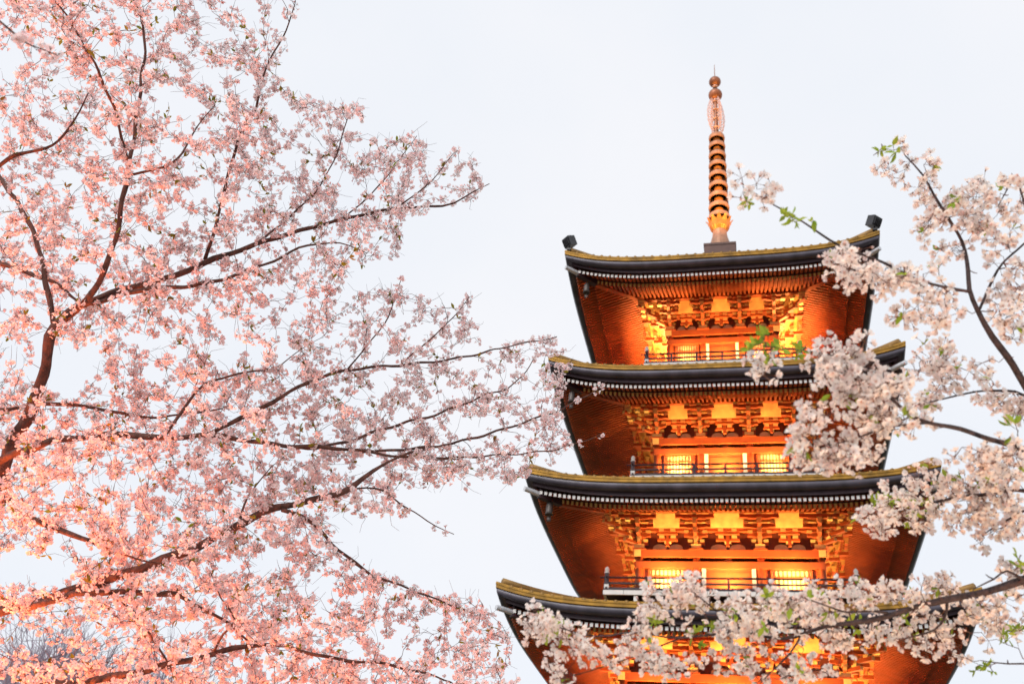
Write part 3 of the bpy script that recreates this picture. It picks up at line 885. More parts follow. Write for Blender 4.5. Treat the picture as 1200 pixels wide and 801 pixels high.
# ---- left cherry tree -------------------------------------------------------
R1 = np.random.default_rng(11)
lt = Tree(R1, 0.05)
root = np.array([-5.9, -28.55, 0.0])
fork = np.array([-5.75, -28.5, 2.15])
LIMBS = [  # (px, py, depth, width px) along each limb, first limbs start at the fork
 dict(o=1, p=[(-120, 780, 6.0, 34), (-30, 640, 6.0, 26), (10, 530, 6.0, 19), (35, 480, 6.0, 17), (55, 420, 6.0, 15), (64, 384, 6.0, 14), (100, 356, 6.0, 12), (150, 338, 6.05, 10.5), (200, 325, 6.1, 9), (250, 303, 6.2, 8), (300, 286, 6.3, 7), (345, 273, 6.4, 6), (400, 257, 6.5, 5), (462, 245, 6.6, 4), (518, 240, 6.7, 3), (540, 232, 6.7, 2.2), (573, 215, 6.7, 1.2)]),
 dict(p=[(64, 384, 6.0, 9), (54, 330, 6.1, 8), (42, 282, 6.25, 7), (22, 240, 6.4, 6.5), (0, 208, 6.6, 5.5), (-30, 160, 6.8, 4)]),
 dict(p=[(68, 380, 6.0, 10), (105, 350, 5.9, 9), (120, 320, 5.9, 8), (132, 290, 5.9, 7.5), (145, 235, 5.95, 7), (152, 195, 6.0, 6.5), (157, 145, 6.1, 5.5), (165, 100, 6.2, 4.5), (170, 50, 6.3, 3.5), (158, 0, 6.4, 2.5), (150, -40, 6.4, 1.5)]),
 dict(p=[(150, 190, 6.0, 5), (137, 140, 5.9, 4.5), (120, 95, 5.8, 4), (102, 55, 5.75, 3.6), (85, 28, 5.7, 3), (64, 0, 5.7, 2.5), (50, -30, 5.7, 1.5)]),
 dict(p=[(240, 304, 6.2, 5), (254, 260, 6.15, 4.6), (271, 195, 6.2, 4), (280, 155, 6.2, 3.6), (300, 125, 6.3, 3.2), (312, 82, 6.35, 2.7), (330, 45, 6.4, 2.2), (346, 6, 6.4, 1.4)]),
 dict(p=[(154, 205, 6.0, 4), (178, 199, 6.0, 3.6), (200, 191, 6.0, 3.4), (212, 180, 6.05, 3), (226, 158, 6.1, 2.2), (252, 125, 6.2, 1.4)]),
 dict(o=1, p=[(-60, 310, 6.6, 9), (0, 307, 6.5, 8), (30, 318, 6.4, 7), (55, 328, 6.3, 6), (75, 340, 6.2, 5), (95, 355, 6.1, 3)]),
 dict(p=[(107, 356, 6.0, 7), (165, 341, 5.9, 6.5), (240, 331, 5.85, 5.5), (272, 325, 5.85, 5), (310, 312, 5.9, 4), (350, 290, 6.0, 3.2), (390, 283, 6.0, 2.2), (430, 297, 6.0, 1.2)]),
 dict(o=1, p=[(-60, 250, 6.9, 7), (0, 195, 6.8, 6), (30, 178, 6.75, 5), (62, 170, 6.7, 4), (90, 140, 6.7, 2.6), (105, 105, 6.7, 1.6)]),
 dict(o=1, p=[(-70, 490, 6.3, 8), (0, 480, 6.2, 6), (50, 472, 6.2, 5.6), (100, 476, 6.25, 5), (165, 487, 6.3, 4), (205, 487, 6.4, 3), (260, 480, 6.5, 2)]),
 dict(o=1, p=[(-90, 600, 5.9, 15), (5, 536, 5.8, 12), (30, 527, 5.75, 11), (65, 517, 5.7, 10), (110, 512, 5.7, 9.5), (150, 507, 5.7, 9), (195, 512, 5.7, 8), (250, 511, 5.75, 7), (300, 517, 5.8, 6.5), (362, 524, 5.9, 6), (425, 529, 6.0, 4.6), (481, 534, 6.1, 3), (540, 540, 6.2, 1.6)]),
 dict(p=[(195, 508, 5.7, 5), (215, 480, 5.75, 4.6), (240, 452, 5.8, 4), (275, 437, 5.85, 3.2), (320, 430, 5.9, 2), (360, 405, 5.95, 1.2)]),
 dict(p=[(240, 511, 5.75, 7), (280, 490, 5.85, 6.4), (310, 475, 5.95, 6), (360, 449, 6.1, 5.2), (406, 434, 6.25, 4.2), (468, 428, 6.45, 3.5), (543, 418, 6.7, 2.8), (593, 406, 6.9, 2), (652, 395, 7.0, 1.2)]),
 dict(o=1, p=[(-110, 745, 5.7, 22), (0, 716, 5.6, 15), (40, 708, 5.6, 14), (85, 692, 5.6, 14), (140, 673, 5.6, 14), (190, 657, 5.6, 13), (230, 642, 5.65, 12), (280, 614, 5.7, 11), (320, 596, 5.75, 10), (362, 588, 5.8, 9), (406, 573, 5.9, 8), (431, 555, 5.95, 7), (447, 544, 6.0, 4.4), (490, 528, 6.1, 3), (530, 520, 6.2, 2)]),
 dict(p=[(30, 712, 5.55, 9), (80, 699, 5.4, 9), (130, 694, 5.35, 9), (195, 694, 5.4, 8), (215, 700, 5.4, 6), (240, 714, 5.45, 5), (270, 732, 5.5, 4), (290, 748, 5.5, 2.6)]),
 dict(o=1, p=[(-80, 590, 5.6, 12), (0, 584, 5.5, 9), (30, 600, 5.45, 8.6), (65, 617, 5.4, 8), (105, 634, 5.35, 7), (130, 645, 5.35, 5), (160, 655, 5.35, 3), (195, 660, 5.3, 1.6)]),
 dict(o=1, p=[(-90, 830, 5.4, 14), (40, 806, 5.3, 12), (100, 799, 5.3, 11), (160, 788, 5.3, 10), (210, 774, 5.3, 9), (250, 765, 5.35, 8), (285, 756, 5.4, 6.5), (330, 757, 5.45, 5), (390, 770, 5.5, 4.6), (440, 777, 5.6, 4), (490, 788, 5.7, 3.2), (530, 797, 5.8, 2)]),
 dict(p=[(330, 597, 5.75, 6), (352, 604, 5.75, 5.4), (375, 620, 5.8, 5), (398, 642, 5.85, 4.6), (425, 665, 5.9, 4), (450, 680, 5.95, 3.6), (480, 690, 6.0, 3), (520, 705, 6.1, 2.2), (560, 720, 6.2, 1.4)]),
 dict(p=[(300, 517, 5.8, 4.6), (360, 526, 5.9, 3.6), (425, 510, 6.1, 4.4), (493, 490, 6.3, 3.8), (550, 470, 6.5, 3), (600, 452, 6.7, 2), (625, 420, 6.8, 1.4)]),
 dict(p=[(425, 529, 6.0, 4), (506, 524, 6.3, 4), (550, 513, 6.45, 3.6), (600, 500, 6.6, 3.2), (650, 482, 6.75, 2.4), (690, 462, 6.85, 1.6), (712, 448, 6.9, 1)]),
 dict(p=[(481, 534, 6.1, 3), (560, 536, 6.3, 2.6), (620, 530, 6.5, 2), (670, 522, 6.6, 1.4), (705, 508, 6.65, 0.9)]),
 dict(p=[(128, 695, 5.35, 4), (150, 712, 5.2, 3.6), (170, 735, 5.15, 3.2), (185, 760, 5.15, 2.8), (200, 782, 5.2, 2.2)]),
 dict(p=[(406, 573, 5.9, 3), (440, 572, 6.0, 2.6), (470, 590, 6.1, 2.2), (495, 605, 6.15, 1.8), (532, 627, 6.2, 1.0)]),
 dict(p=[(300, 286, 6.3, 3.2), (330, 262, 6.4, 2.8), (370, 225, 6.5, 2.2), (395, 180, 6.5, 1.8), (412, 120, 6.5, 1.1)]),
 dict(p=[(400, 257, 6.5, 2.6), (430, 232, 6.5, 2.2), (455, 205, 6.5, 1.7), (487, 158, 6.5, 1.0)]),
 dict(p=[(462, 245, 6.6, 2.4), (490, 225, 6.6, 2), (515, 200, 6.6, 1.5), (537, 175, 6.6, 0.9)]),
 dict(p=[(406, 434, 6.25, 2.6), (430, 405, 6.3, 2.2), (455, 370, 6.35, 1.7), (470, 327, 6.35, 1.0)]),
 dict(p=[(468, 428, 6.45, 2.4), (500, 400, 6.5, 1.9), (530, 372, 6.55, 1.4), (550, 350, 6.55, 0.9)]),
 dict(p=[(250, 765, 5.35, 3.6), (262, 742, 5.3, 3.2), (275, 725, 5.3, 2.8), (258, 700, 5.3, 2.2), (245, 670, 5.3, 1.4)]),
 dict(p=[(280, 614, 5.7, 3.6), (286, 590, 5.75, 3), (294, 575, 5.8, 2.4), (320, 545, 5.85, 1.5)]),
]
lt_root_limb = None
for d in LIMBS:
    P = [at(a, b, c) for a, b, c, w_ in d['p']]
    r = [w_ / FPX * c / 2 * 0.82 for a, b, c, w_ in d['p']]
    if d.get('o'):
        mid = fork * 0.5 + P[0] * 0.5 + np.array([-0.1, 0, 0.12])
        P = [fork, mid] + P
        r = [min(0.09, r[0] * 1.5), r[0] * 1.2] + r
    lt.limb(P, r)
# a thin shoot that comes forward over the camera at the upper left corner
P = [fork + np.array([0, 0, 0.1]), np.array([-5.0, -29.6, 3.0]), np.array([-3.6, -31.2, 3.3]), at(-150, -40, 3.0), at(-40, -5, 2.9), at(0, 26, 2.85), at(25, 48, 2.85), at(48, 56, 2.85), at(68, 66, 2.85)]
near_limb = lt.limb(P, [0.06, 0.04, 0.025, 0.012, 0.005, 0.003, 0.0028, 0.002, 0.0012], 0.003)

POLY = np.array([(-60, -60), (352, -60), (336, 55), (345, 108), (400, 122), (420, 118), (440, 165), (482, 155), (505, 172), (542, 172), (566, 214), (540, 258), (482, 258), (460, 312), (395, 330), (385, 352), (460, 330), (480, 352), (548, 348), (565, 390), (655, 392), (672, 425), (655, 470), (672, 520), (640, 560), (600, 568), (500, 572), (455, 575), (478, 600), (440, 618), (385, 590), (395, 635), (430, 668), (500, 690), (560, 698), (592, 735), (612, 840), (-60, 840)], float)
HOLES = [(75, 432, 42, 28, .93), (45, 668, 40, 24, .93), (372, 687, 30, 15, .9), (216, 128, 22, 18, .8), (192, 180, 16, 10, .8), (15, 55, 35, 40, .8), (232, 78, 16, 12, .7), (330, 655, 22, 9, .6),
         (310, 460, 18, 10, .7), (566, 500, 45, 9, .8), (620, 455, 14, 20, .7), (130, 400, 24, 12, .6), (255, 20, 30, 30, .5), (225, 225, 14, 10, .6), (400, 385, 25, 18, .45), (265, 545, 25, 9, .6), (120, 745, 30, 25, .5),
         (40, 750, 45, 35, .6), (430, 310, 30, 25, .7), (300, 235, 16, 12, .5), (205, 610, 16, 10, .5), (575, 440, 30, 12, .5), (350, 365, 25, 10, .5), (50, 100, 25, 15, .5), (520, 270, 40, 25, .7), (310, 30, 25, 35, .5)]
def inside(p, poly):
    x, y = p[:, 0], p[:, 1]
    r = np.zeros(len(p), bool)
    j = len(poly) - 1
    for i in range(len(poly)):
        xi, yi = poly[i]; xj, yj = poly[j]
        c = ((yi > y) != (yj > y)) & (x < (xj - xi) * (y - yi) / (yj - yi + 1e-12) + xi)
        r ^= c
        j = i
    return r
ln = np.concatenate(lt.pos); lpx = to_px(ln)
vis = (np.linalg.norm(ln - CAM, axis=1) > 3.6)
lpx = lpx[vis]
A = []
NATT = 3900
while len(A) < NATT:
    c = np.column_stack([R1.uniform(-60, 690, 600), R1.uniform(-60, 840, 600)])
    c = c[inside(c, POLY)]
    for p in c:
        keep = 1.0 if (p[1] > 420 and p[0] < 420) else 0.72
        for hx, hy, rx, ry, st_ in HOLES:
            if ((p[0] - hx) / rx) ** 2 + ((p[1] - hy) / ry) ** 2 < 1: keep *= 1 - st_
        if R1.random() > keep: continue
        d2 = (lpx[:, 0] - p[0]) ** 2 + (lpx[:, 1] - p[1]) ** 2
        k = np.argpartition(d2, 6)[:6]
        dep = lpx[R1.choice(k), 2] + R1.normal(0.10, 0.33)
        A.append(at(p[0], p[1], max(4.6, dep)))
        if len(A) >= NATT: break
lt.grow(np.array(A), 0.0016, 1.0)

cherry = link('cherry_tree', None, None, root)
tag(cherry, 'large cherry tree in pale pink bloom filling the left side, lit orange from below', 'tree')
tk = MB()
tk.tube(catmull([root + (0, 0, -0.1), root + (0.03, 0.02, 0.5), root + (0.12, 0.05, 1.3), fork + (0, 0, 0.15)], 0.1) - root, np.linspace(0.24, 0.15, len(catmull([root + (0, 0, -0.1), root + (0.03, 0.02, 0.5), root + (0.12, 0.05, 1.3), fork + (0, 0, 0.15)], 0.1))), 16, 'bark')
tk.build('trunk', cherry, True)

def flower_sites(L, R, prob, nmin, nmax, limb_rmax, spread_len, avoid=None):
    B_, D_ = [], []
    LF = []
    def site(p, t):
        n = R.integers(nmin, nmax + 1)
        for _ in range(n):
            v = R.normal(0, 1, 3); v -= t * (v @ t) * 0.6
            v[2] -= 0.25
            v /= np.linalg.norm(v)
            B_.append(p); D_.append(v)
    for Q, r, fl in L['twigs']:
        tn = np.gradient(Q, axis=0); tn /= np.linalg.norm(tn, axis=1)[:, None] + 1e-9
        for i in range(1, len(Q)):
            end = i == len(Q) - 1
            if R.random() < (prob if not end else min(1, prob * 1.5)): site(Q[i], tn[i])
            elif R.random() < 0.20: LF.append((Q[i], tn[i]))
    P = L['P']; r = L['r']
    tn = np.gradient(P, axis=0); tn /= np.linalg.norm(tn, axis=1)[:, None] + 1e-9
    for i in range(len(P)):
        if r[i] < limb_rmax and R.random() < prob * 0.9: site(P[i], tn[i])
    return np.array(B_).reshape(-1, 3), np.array(D_).reshape(-1, 3), LF

nfl = 0
for k, L in enumerate(lt.limbs):
    lm = limb_mesh(L, 'bark', 'twig')
    for Q, rr, fl in L['twigs']:      # fine spurs and bare shoots along the twigs
        tn = np.gradient(Q, axis=0); tn /= np.linalg.norm(tn, axis=1)[:, None] + 1e-9
        for i in range(1, len(Q)):
            last = i == len(Q) - 1
            if R1.random() < (0.95 if last else 0.55):
                v = R1.normal(0, 0.55, 3) + tn[i] * (1.3 if last else 0.7); v /= np.linalg.norm(v)
                ll = R1.uniform(0.04, 0.14) if last else R1.uniform(0.025, 0.085)
                lm.tube([Q[i], Q[i] + v * ll * 0.5 + R1.normal(0, 0.12, 3) * ll, Q[i] + v * ll + (0, 0, 0.012)], [0.0012, 0.0010, 0.0007], 3, 'twig', cap=False)
    lm.v = [(x - root[0], y - root[1], z - root[2]) for x, y, z in lm.v]
    lo = lm.build('limb', cherry, True)
    Bp, Dp, LF = flower_sites(L, R1, 0.54 if k != near_limb else 0.4, 4, 7, 0.008, 0)
    if len(Bp):
        px = to_px(Bp)
        keep = np.ones(len(Bp), bool)
        N = len(Bp)
        bud = R1.random(N) < 0.12
        opn = np.where(bud, 1.2, R1.uniform(0.05, 0.5, N))
        tint = np.clip(np.where(bud, 0.9, R1.beta(1.6, 3.0, N)), 0, 1)
        me = blossom_mesh('blossoms', Bp - root, Dp, R1.uniform(0.012, 0.030, N), np.where(bud, 0.012, R1.uniform(0.0140, 0.0190, N)), opn, tint, 'petal_pink', False, R1)
        link('blossoms', me, lo)
        nfl += N
    if LF:
        bp = []; dp = []
        for p, t in LF:
            for _ in range(R1.integers(2, 4)):
                v = t + R1.normal(0, 0.6, 3); bp.append(p); dp.append(v / np.linalg.norm(v))
        bp = np.array(bp); dp = np.array(dp)
        me = leaf_mesh('leaves', bp - root, dp, R1.uniform(0.025, 0.048, len(bp)), R1.uniform(0, 1, len(bp)), 'leaf_olive', R1)
        link('leaves', me, lo)
print('left flowers', nfl)

# ---- right cherry tree --------------------------------------------------------
R2 = np.random.default_rng(23)
rt = Tree(R2, 0.03)
rroot = np.array([2.75, -29.2, 0.0])
rfork = np.array([2.62, -29.35, 1.95])
RL = [
 dict(o=1, p=[(1330, 640, 3.0, 22), (1250, 520, 3.0, 13), (1200, 448, 3.0, 9), (1185, 425, 3.0, 8.4), (1163, 395, 3.0, 7.6), (1148, 365, 3.0, 7), (1138, 340, 3.02, 6), (1135, 318, 3.05, 5), (1128, 285, 3.1, 4), (1112, 255, 3.12, 3.4), (1094, 228, 3.15, 3), (1080, 205, 3.15, 2.6), (1060, 182, 3.15, 1.8)]),
 dict(p=[(1148, 362, 3.0, 4), (1160, 335, 3.05, 3.6), (1175, 308, 3.1, 3), (1200, 286, 3.15, 2.4), (1225, 270, 3.2, 1.6)]),
 dict(p=[(1138, 342, 3.0, 4), (1103, 335, 2.92, 3.6), (1070, 325, 2.88, 3.4), (1034, 308, 2.86, 3.2), (985, 288, 2.85, 3), (940, 259, 2.85, 2.5), (905, 238, 2.85, 1.9), (880, 222, 2.85, 1.2)]),
 dict(o=1, p=[(1320, 660, 2.8, 16), (1250, 560, 2.8, 10), (1200, 527, 2.8, 7.5), (1150, 511, 2.8, 6.6), (1125, 503, 2.8, 6), (1090, 495, 2.78, 5), (1058, 480, 2.75, 4.2), (1035, 460, 2.75, 3.6), (1015, 440, 2.75, 3), (985, 420, 2.75, 2.4), (940, 411, 2.75, 2), (890, 407, 2.75, 1.3)]),
 dict(p=[(1090, 495, 2.78, 3), (1040, 500, 2.7, 2.6), (995, 515, 2.68, 2.2), (955, 520, 2.68, 1.6), (940, 495, 2.68, 1.1)]),
 dict(p=[(1250, 510, 3.0, 5), (1200, 463, 3.1, 3.4), (1165, 457, 3.1, 3), (1120, 463, 3.1, 2.4), (1085, 471, 3.1, 1.4)]),
 dict(o=1, p=[(1320, 690, 3.1, 12), (1250, 610, 3.1, 8), (1200, 575, 3.1, 5.5), (1150, 580, 3.1, 4.6), (1100, 588, 3.1, 3.4), (1060, 597, 3.1, 2.4), (1020, 602, 3.1, 1.4)]),
 dict(p=[(1215, 590, 3.1, 3), (1190, 604, 3.1, 2.4), (1165, 618, 3.1, 1.8), (1145, 634, 3.1, 1.0)]),
 dict(o=1, p=[(1330, 690, 2.9, 16), (1260, 665, 2.9, 11), (1200, 680, 2.9, 9.5), (1158, 693, 2.9, 8.5), (1110, 703, 2.9, 8), (1075, 711, 2.9, 7.6), (1040, 721, 2.9, 7), (1005, 727, 2.9, 6.5), (965, 733, 2.92, 4.6), (920, 746, 2.95, 3.8), (874, 741, 2.97, 3.4), (833, 744, 3.0, 3.2), (792, 747, 3.0, 2.6), (745, 740, 3.0, 2), (700, 745, 3.0, 1.6), (640, 728, 3.0, 1.1)]),
 dict(p=[(1040, 718, 2.9, 4), (1020, 715, 2.86, 3.4), (995, 717, 2.84, 2.8), (975, 712, 2.84, 2), (940, 700, 2.84, 1.2)]),
 dict(p=[(1110, 704, 2.9, 4), (1108, 722, 2.9, 3.4), (1095, 738, 2.9, 2.6), (1060, 748, 2.9, 1.6)]),
 dict(p=[(940, 742, 2.94, 3), (925, 765, 2.9, 2.4), (905, 785, 2.88, 1.8), (885, 806, 2.88, 1)]),
 dict(p=[(874, 741, 2.97, 2.4), (845, 720, 2.95, 2), (820, 700, 2.95, 1.4)]),
 dict(p=[(1200, 680, 2.9, 4), (1180, 668, 2.88, 3), (1165, 678, 2.88, 2.4), (1140, 690, 2.88, 1.4)]),
 dict(p=[(1290, 690, 2.95, 5), (1240, 770, 3.0, 4), (1200, 779, 3.0, 2.2), (1170, 777, 3.0, 1.6), (1150, 774, 3.0, 1)]),
 dict(p=[(1210, 295, 3.15, 3), (1200, 232, 3.2, 2.4), (1190, 212, 3.2, 2), (1170, 240, 3.2, 1.2)]),
 dict(p=[(800, 746, 3.0, 2), (740, 770, 3.02, 1.7), (695, 784, 3.02, 1.4), (660, 791, 3.02, 0.9)]),
]
for d in RL:
    P = [at(a, b, c) for a, b, c, w_ in d['p']]
    r = [max(0.0011, w_ / FPX * c / 2 * 0.95) for a, b, c, w_ in d['p']]
    if d.get('o'):
        mid = rfork * 0.5 + P[0] * 0.5 + np.array([0.05, 0, 0.05])
        P = [rfork, mid] + P
        r = [max(0.03, r[0] * 1.4), r[0] * 1.2] + r
    rt.limb(P, r, 0.003)
BLOBS = [(882, 222, 20, 16, 6), (1062, 195, 30, 26, 10), (1090, 240, 28, 22, 9), (1112, 265, 32, 28, 13), (1145, 252, 36, 32, 16), (1165, 278, 28, 26, 11), (1150, 218, 22, 16, 4), (1186, 232, 16, 22, 5),
 (1000, 310, 26, 22, 13), (1030, 322, 28, 16, 11), (985, 298, 14, 11, 4), (1055, 325, 24, 14, 6), (1085, 328, 24, 18, 8), (1100, 355, 28, 18, 8), (1075, 365, 24, 18, 6), (1062, 370, 10, 8, 2),
 (1180, 330, 24, 24, 9), (1190, 370, 18, 32, 9), (1165, 360, 10, 18, 3), (1094, 408, 20, 20, 8), (1110, 430, 24, 22, 8), (1084, 442, 22, 15, 8), (1095, 470, 24, 11, 5), (1150, 430, 22, 16, 4), (1165, 470, 28, 11, 6), (1190, 482, 14, 14, 4),
 (890, 432, 18, 13, 5), (975, 425, 22, 18, 10), (1000, 440, 26, 26, 16), (1022, 460, 32, 22, 18), (1040, 442, 9, 11, 3), (1000, 402, 14, 9, 3), (965, 407, 14, 9, 3), (945, 515, 16, 22, 10), (960, 488, 16, 18, 8), (975, 530, 22, 15, 10), (1002, 527, 22, 18, 12), (1040, 495, 22, 16, 9), (1065, 490, 18, 12, 6), (1022, 482, 22, 13, 8),
 (1060, 590, 38, 22, 18), (1030, 605, 22, 13, 9), (1100, 572, 38, 22, 17), (1112, 600, 42, 18, 18), (1150, 580, 38, 32, 27), (1185, 570, 20, 38, 19), (1180, 540, 22, 20, 14), (1140, 537, 28, 13, 6), (1165, 620, 18, 11, 4), (1190, 610, 13, 13, 4), (1150, 634, 7, 5, 2),
 (780, 700, 28, 18, 13), (815, 688, 18, 12, 7), (840, 722, 28, 22, 14), (880, 728, 28, 22, 17), (910, 715, 28, 22, 17), (942, 707, 24, 18, 13), (970, 717, 28, 20, 14), (1000, 695, 16, 15, 6), (1022, 705, 28, 15, 10), (1070, 697, 32, 15, 12), (1092, 690, 22, 11, 7), (760, 730, 16, 20, 8), (742, 752, 14, 13, 6), (760, 775, 18, 13, 6), (720, 765, 14, 11, 4), (800, 770, 28, 13, 8), (850, 775, 22, 11, 6), (930, 775, 22, 16, 8), (950, 790, 22, 10, 4), (990, 745, 28, 13, 9), (1040, 745, 32, 13, 10), (1100, 740, 36, 18, 13), (1140, 715, 28, 12, 8), (1165, 735, 28, 13, 8), (1185, 690, 18, 13, 7), (1190, 672, 11, 10, 3), (870, 755, 30, 10, 7), (900, 790, 20, 10, 4),
 (630, 732, 16, 16, 9), (650, 737, 18, 13, 9), (670, 752, 14, 13, 6), (692, 766, 11, 9, 4), (622, 716, 10, 8, 3), (650, 778, 9, 7, 3), (670, 795, 12, 6, 3)]
LEAFB = [(885, 404, 18, 13, 10), (905, 402, 12, 9, 5), (930, 412, 14, 8, 4), (1043, 180, 16, 10, 6), (1090, 190, 8, 6, 1), (1120, 232, 14, 8, 3), (1175, 214, 8, 8, 2), (1075, 602, 16, 14, 8), (1040, 585, 14, 8, 5), (1028, 598, 16, 8, 4), (1165, 562, 16, 10, 4), (1186, 745, 12, 8, 7), (1190, 660, 12, 8, 3),
 (775, 722, 12, 10, 5), (835, 735, 10, 8, 3), (860, 712, 14, 10, 4), (890, 705, 12, 8, 3), (920, 255, 14, 8, 4), (945, 262, 10, 6, 2), (880, 238, 8, 6, 2), (900, 742, 12, 8, 3), (1000, 735, 14, 8, 3), (1060, 722, 14, 6, 3), (960, 700, 12, 8, 2), (640, 745, 14, 8, 3), (810, 748, 12, 6, 4), (1150, 560, 20, 14, 4), (1155, 785, 14, 5, 4), (1180, 500, 14, 8, 2), (1010, 470, 20, 14, 2), (982, 425, 14, 10, 2)]
rn = np.concatenate(rt.pos); rpx = to_px(rn)
A = []; FLG = []
for lst, fl in ((BLOBS, 0), (LEAFB, 1)):
    for x, y, rx, ry, n in lst:
        nn = int(round(n * (1.0 if fl else 1.02)))
        for _ in range(nn):
            th = R2.uniform(0, 6.283); rr = R2.random() ** 0.6 * 1.18
            p = (x + rx * rr * math.cos(th), y + ry * rr * math.sin(th))
            d2 = (rpx[:, 0] - p[0]) ** 2 + (rpx[:, 1] - p[1]) ** 2
            dep = rpx[np.argmin(d2), 2] + R2.normal(0, 0.07) + (0.09 if (y > 660 and x > 930) else 0.0)
            A.append(at(p[0], p[1], dep)); FLG.append(fl)
rt.grow(np.array(A), 0.0011, 0.6, FLG)
cherry2 = link('cherry_tree', None, None, rroot)
tag(cherry2, 'near cherry tree with creamy white blossoms and green leaves reaching in from the right', 'tree')
tk = MB()
q = catmull([rroot + (0, 0, -0.1), rroot + (-0.02, 0.03, 0.6), rroot + (-0.1, -0.05, 1.3), rfork + (0, 0, 0.1)], 0.1)
tk.tube(q - rroot, np.linspace(0.17, 0.07, len(q)), 16, 'darkbark')
tk.build('trunk', cherry2, True)
nfl = 0
for k, L in enumerate(rt.limbs):
    lm = limb_mesh(L, 'darkbark', 'twig')
    # short spurs along the older wood
    P = L['P']; r = L['r']
    for i in range(2, len(P) - 1, 2):
        if R2.random() < 0.6:
            v = R2.normal(0, 1, 3); v /= np.linalg.norm(v)
            ll = R2.uniform(0.012, 0.035)
            lm.tube([P[i], P[i] + v * (r[i] + ll * 0.6), P[i] + v * (r[i] + ll) + (0, 0, 0.004)], [0.0022, 0.002, 0.0012], 4, 'twig')
    lm.v = [(x - rroot[0], y - rroot[1], z - rroot[2]) for x, y, z in lm.v]
    lo = lm.build('limb', cherry2, True)
    Bp = []; Dp = []; lb = []; ld = []
    for Q, rr, fl in L['twigs']:
        t = Q[-1] - Q[-2]; t /= np.linalg.norm(t) + 1e-9
        if fl:
            for _ in range(R2.integers(3, 6)):
                v = t * 0.7 + R2.normal(0, 0.7, 3); v[2] += 0.15
                lb.append(Q[-1]); ld.append(v / np.linalg.norm(v))
            continue
        for p, n in ((Q[-1], R2.integers(4, 7)), (Q[max(1, len(Q) // 2)], R2.integers(0, 4))):
            for _ in range(n):
                v = R2.normal(0, 1, 3) + t * 0.4; v[2] -= 0.15
                Bp.append(p); Dp.append(v / np.linalg.norm(v))
        if R2.random() < 0.16:
            for _ in range(2):
                v = t * 0.7 + R2.normal(0, 0.6, 3)
                lb.append(Q[-1]); ld.append(v / np.linalg.norm(v))
    if Bp:
        Bp = np.array(Bp); Dp = np.array(Dp); N = len(Bp)
        bud = R2.random(N) < 0.09
        opn = np.where(bud, 1.25, R2.uniform(0.15, 0.75, N))
        tint = np.clip(np.where(bud, 0.95, R2.beta(1.3, 4.0, N)), 0, 1)
        me = blossom_mesh('blossoms', Bp - rroot, Dp, R2.uniform(0.016, 0.034, N), np.where(bud, 0.011, R2.uniform(0.0145, 0.018, N)), opn, tint, 'petal_white', True, R2)
        link('blossoms', me, lo); nfl += N
    if lb:
        lb = np.array(lb); ld = np.array(ld)
        me = leaf_mesh('leaves', lb - rroot, ld, R2.uniform(0.02, 0.04, len(lb)), R2.uniform(0, 1, len(lb)), 'leaf_green', R2)
        link('leaves', me, lo)
print('right flowers', nfl)

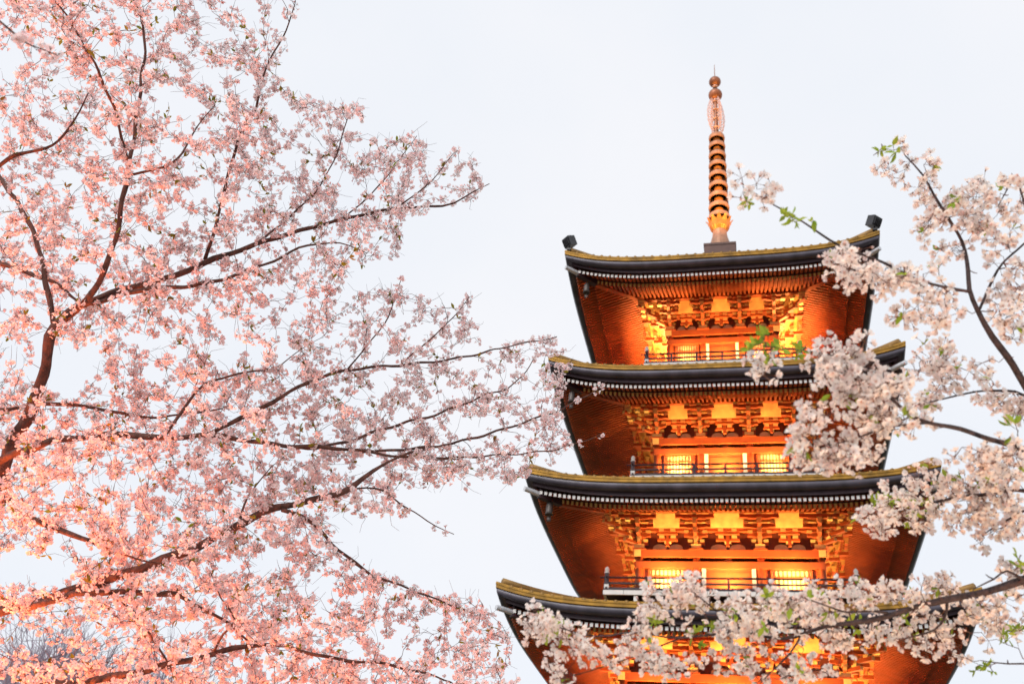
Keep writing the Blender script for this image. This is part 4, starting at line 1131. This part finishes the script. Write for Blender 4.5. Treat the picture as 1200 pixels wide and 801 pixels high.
# warm floodlights on the ground that light the cherry trees from below
def ground_flood(pos, aim, power, col, label):
    pos = np.array(pos, float)
    fb = MB()
    fb.box((0, 0, 0.05), (0.5, 0.3, 0.1), 'stone')
    for sx in (-0.2, 0.2): fb.tube([(sx, 0, 0.08), (sx, 0, 0.36)], 0.018, 8, 'black')
    ax = (Vector(aim) - Vector(pos)).normalized(); yy = Vector((1, 0, 0)); yy = (yy - ax * yy.dot(ax)).normalized(); zz = ax.cross(yy)
    fb.box((0, 0, 0.38), (0.16, 0.36, 0.28), 'black', (ax, yy, zz))
    fb.box(Vector((0, 0, 0.38)) + ax * 0.082, (0.012, 0.32, 0.24), 'lens', (ax, yy, zz))
    fo = fb.build('ground_floodlight', None, False, pos)
    tag(fo, label, 'floodlight')
    d = bpy.data.lights.new('floodlight_beam', 'SPOT')
    d.energy = power; d.color = col; d.spot_size = math.radians(125); d.spot_blend = 0.8; d.shadow_soft_size = 0.2
    lo = bpy.data.objects.new('floodlight_beam', d); COL.objects.link(lo); lo.parent = fo
    lo.location = Vector((0, 0, 0.38)) + ax * 0.12
    lo.rotation_euler = (-ax).to_track_quat('Z', 'Y').to_euler()
ground_flood((-4.4, -28.9, 0), (-3.5, -28.2, 3.6), 2500, (1.0, 0.22, 0.055), 'black ground floodlight below the left cherry tree shining up into it')
ground_flood((2.0, -31.2, 0), (1.4, -29.8, 3), 340, (1.0, 0.62, 0.36), 'black ground floodlight below the near right cherry tree shining up into it')

# ---- bare trees far behind at the lower left -----------------------------------
R3 = np.random.default_rng(5)
def bare_tree(px, depth, h, label):
    base = at(px, 801, depth); base[2] = 0.0
    t = link('bare_tree', None, None, base)
    tag(t, label, 'tree')
    m = MB(); cr = MB()
    q = catmull([(0, 0, -0.1), (0.1, 0, h * 0.25), (-0.05, 0.1, h * 0.5)], 0.4)
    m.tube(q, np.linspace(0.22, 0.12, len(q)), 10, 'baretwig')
    m.build('trunk', t, True)
    def rec(p, dv, ln_, r, lev):
        k = 5
        pts = [p]
        for _ in range(k):
            dv = dv + R3.normal(0, 0.13, 3) + np.array([0, 0, 0.05]); dv /= np.linalg.norm(dv)
            pts.append(pts[-1] + dv * ln_ / k)
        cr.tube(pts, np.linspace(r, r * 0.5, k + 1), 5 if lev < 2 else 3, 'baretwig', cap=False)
        if lev >= 4: return
        for c in range(7 if lev < 3 else 6):
            b = pts[R3.integers(2, k + 1)]
            v = dv + R3.normal(0, 0.55, 3); v /= np.linalg.norm(v)
            rec(b, v, ln_ * R3.uniform(0.55, 0.8), max(0.008, r * 0.45), lev + 1)
    for c in range(6):
        v = R3.normal(0, 0.6, 3); v[2] = 1.0; v /= np.linalg.norm(v)
        rec(q[-1 - R3.integers(0, 3)], v, h * 0.26, 0.09, 1)
    cr.build('crown', t)
bare_tree(60, 24, 8.0, 'bare grey-violet tree seen through the pink blossoms at the lower left corner')
bare_tree(215, 28, 8.6, 'bare grey-violet tree behind the lower pink blossoms, nearer the pagoda')
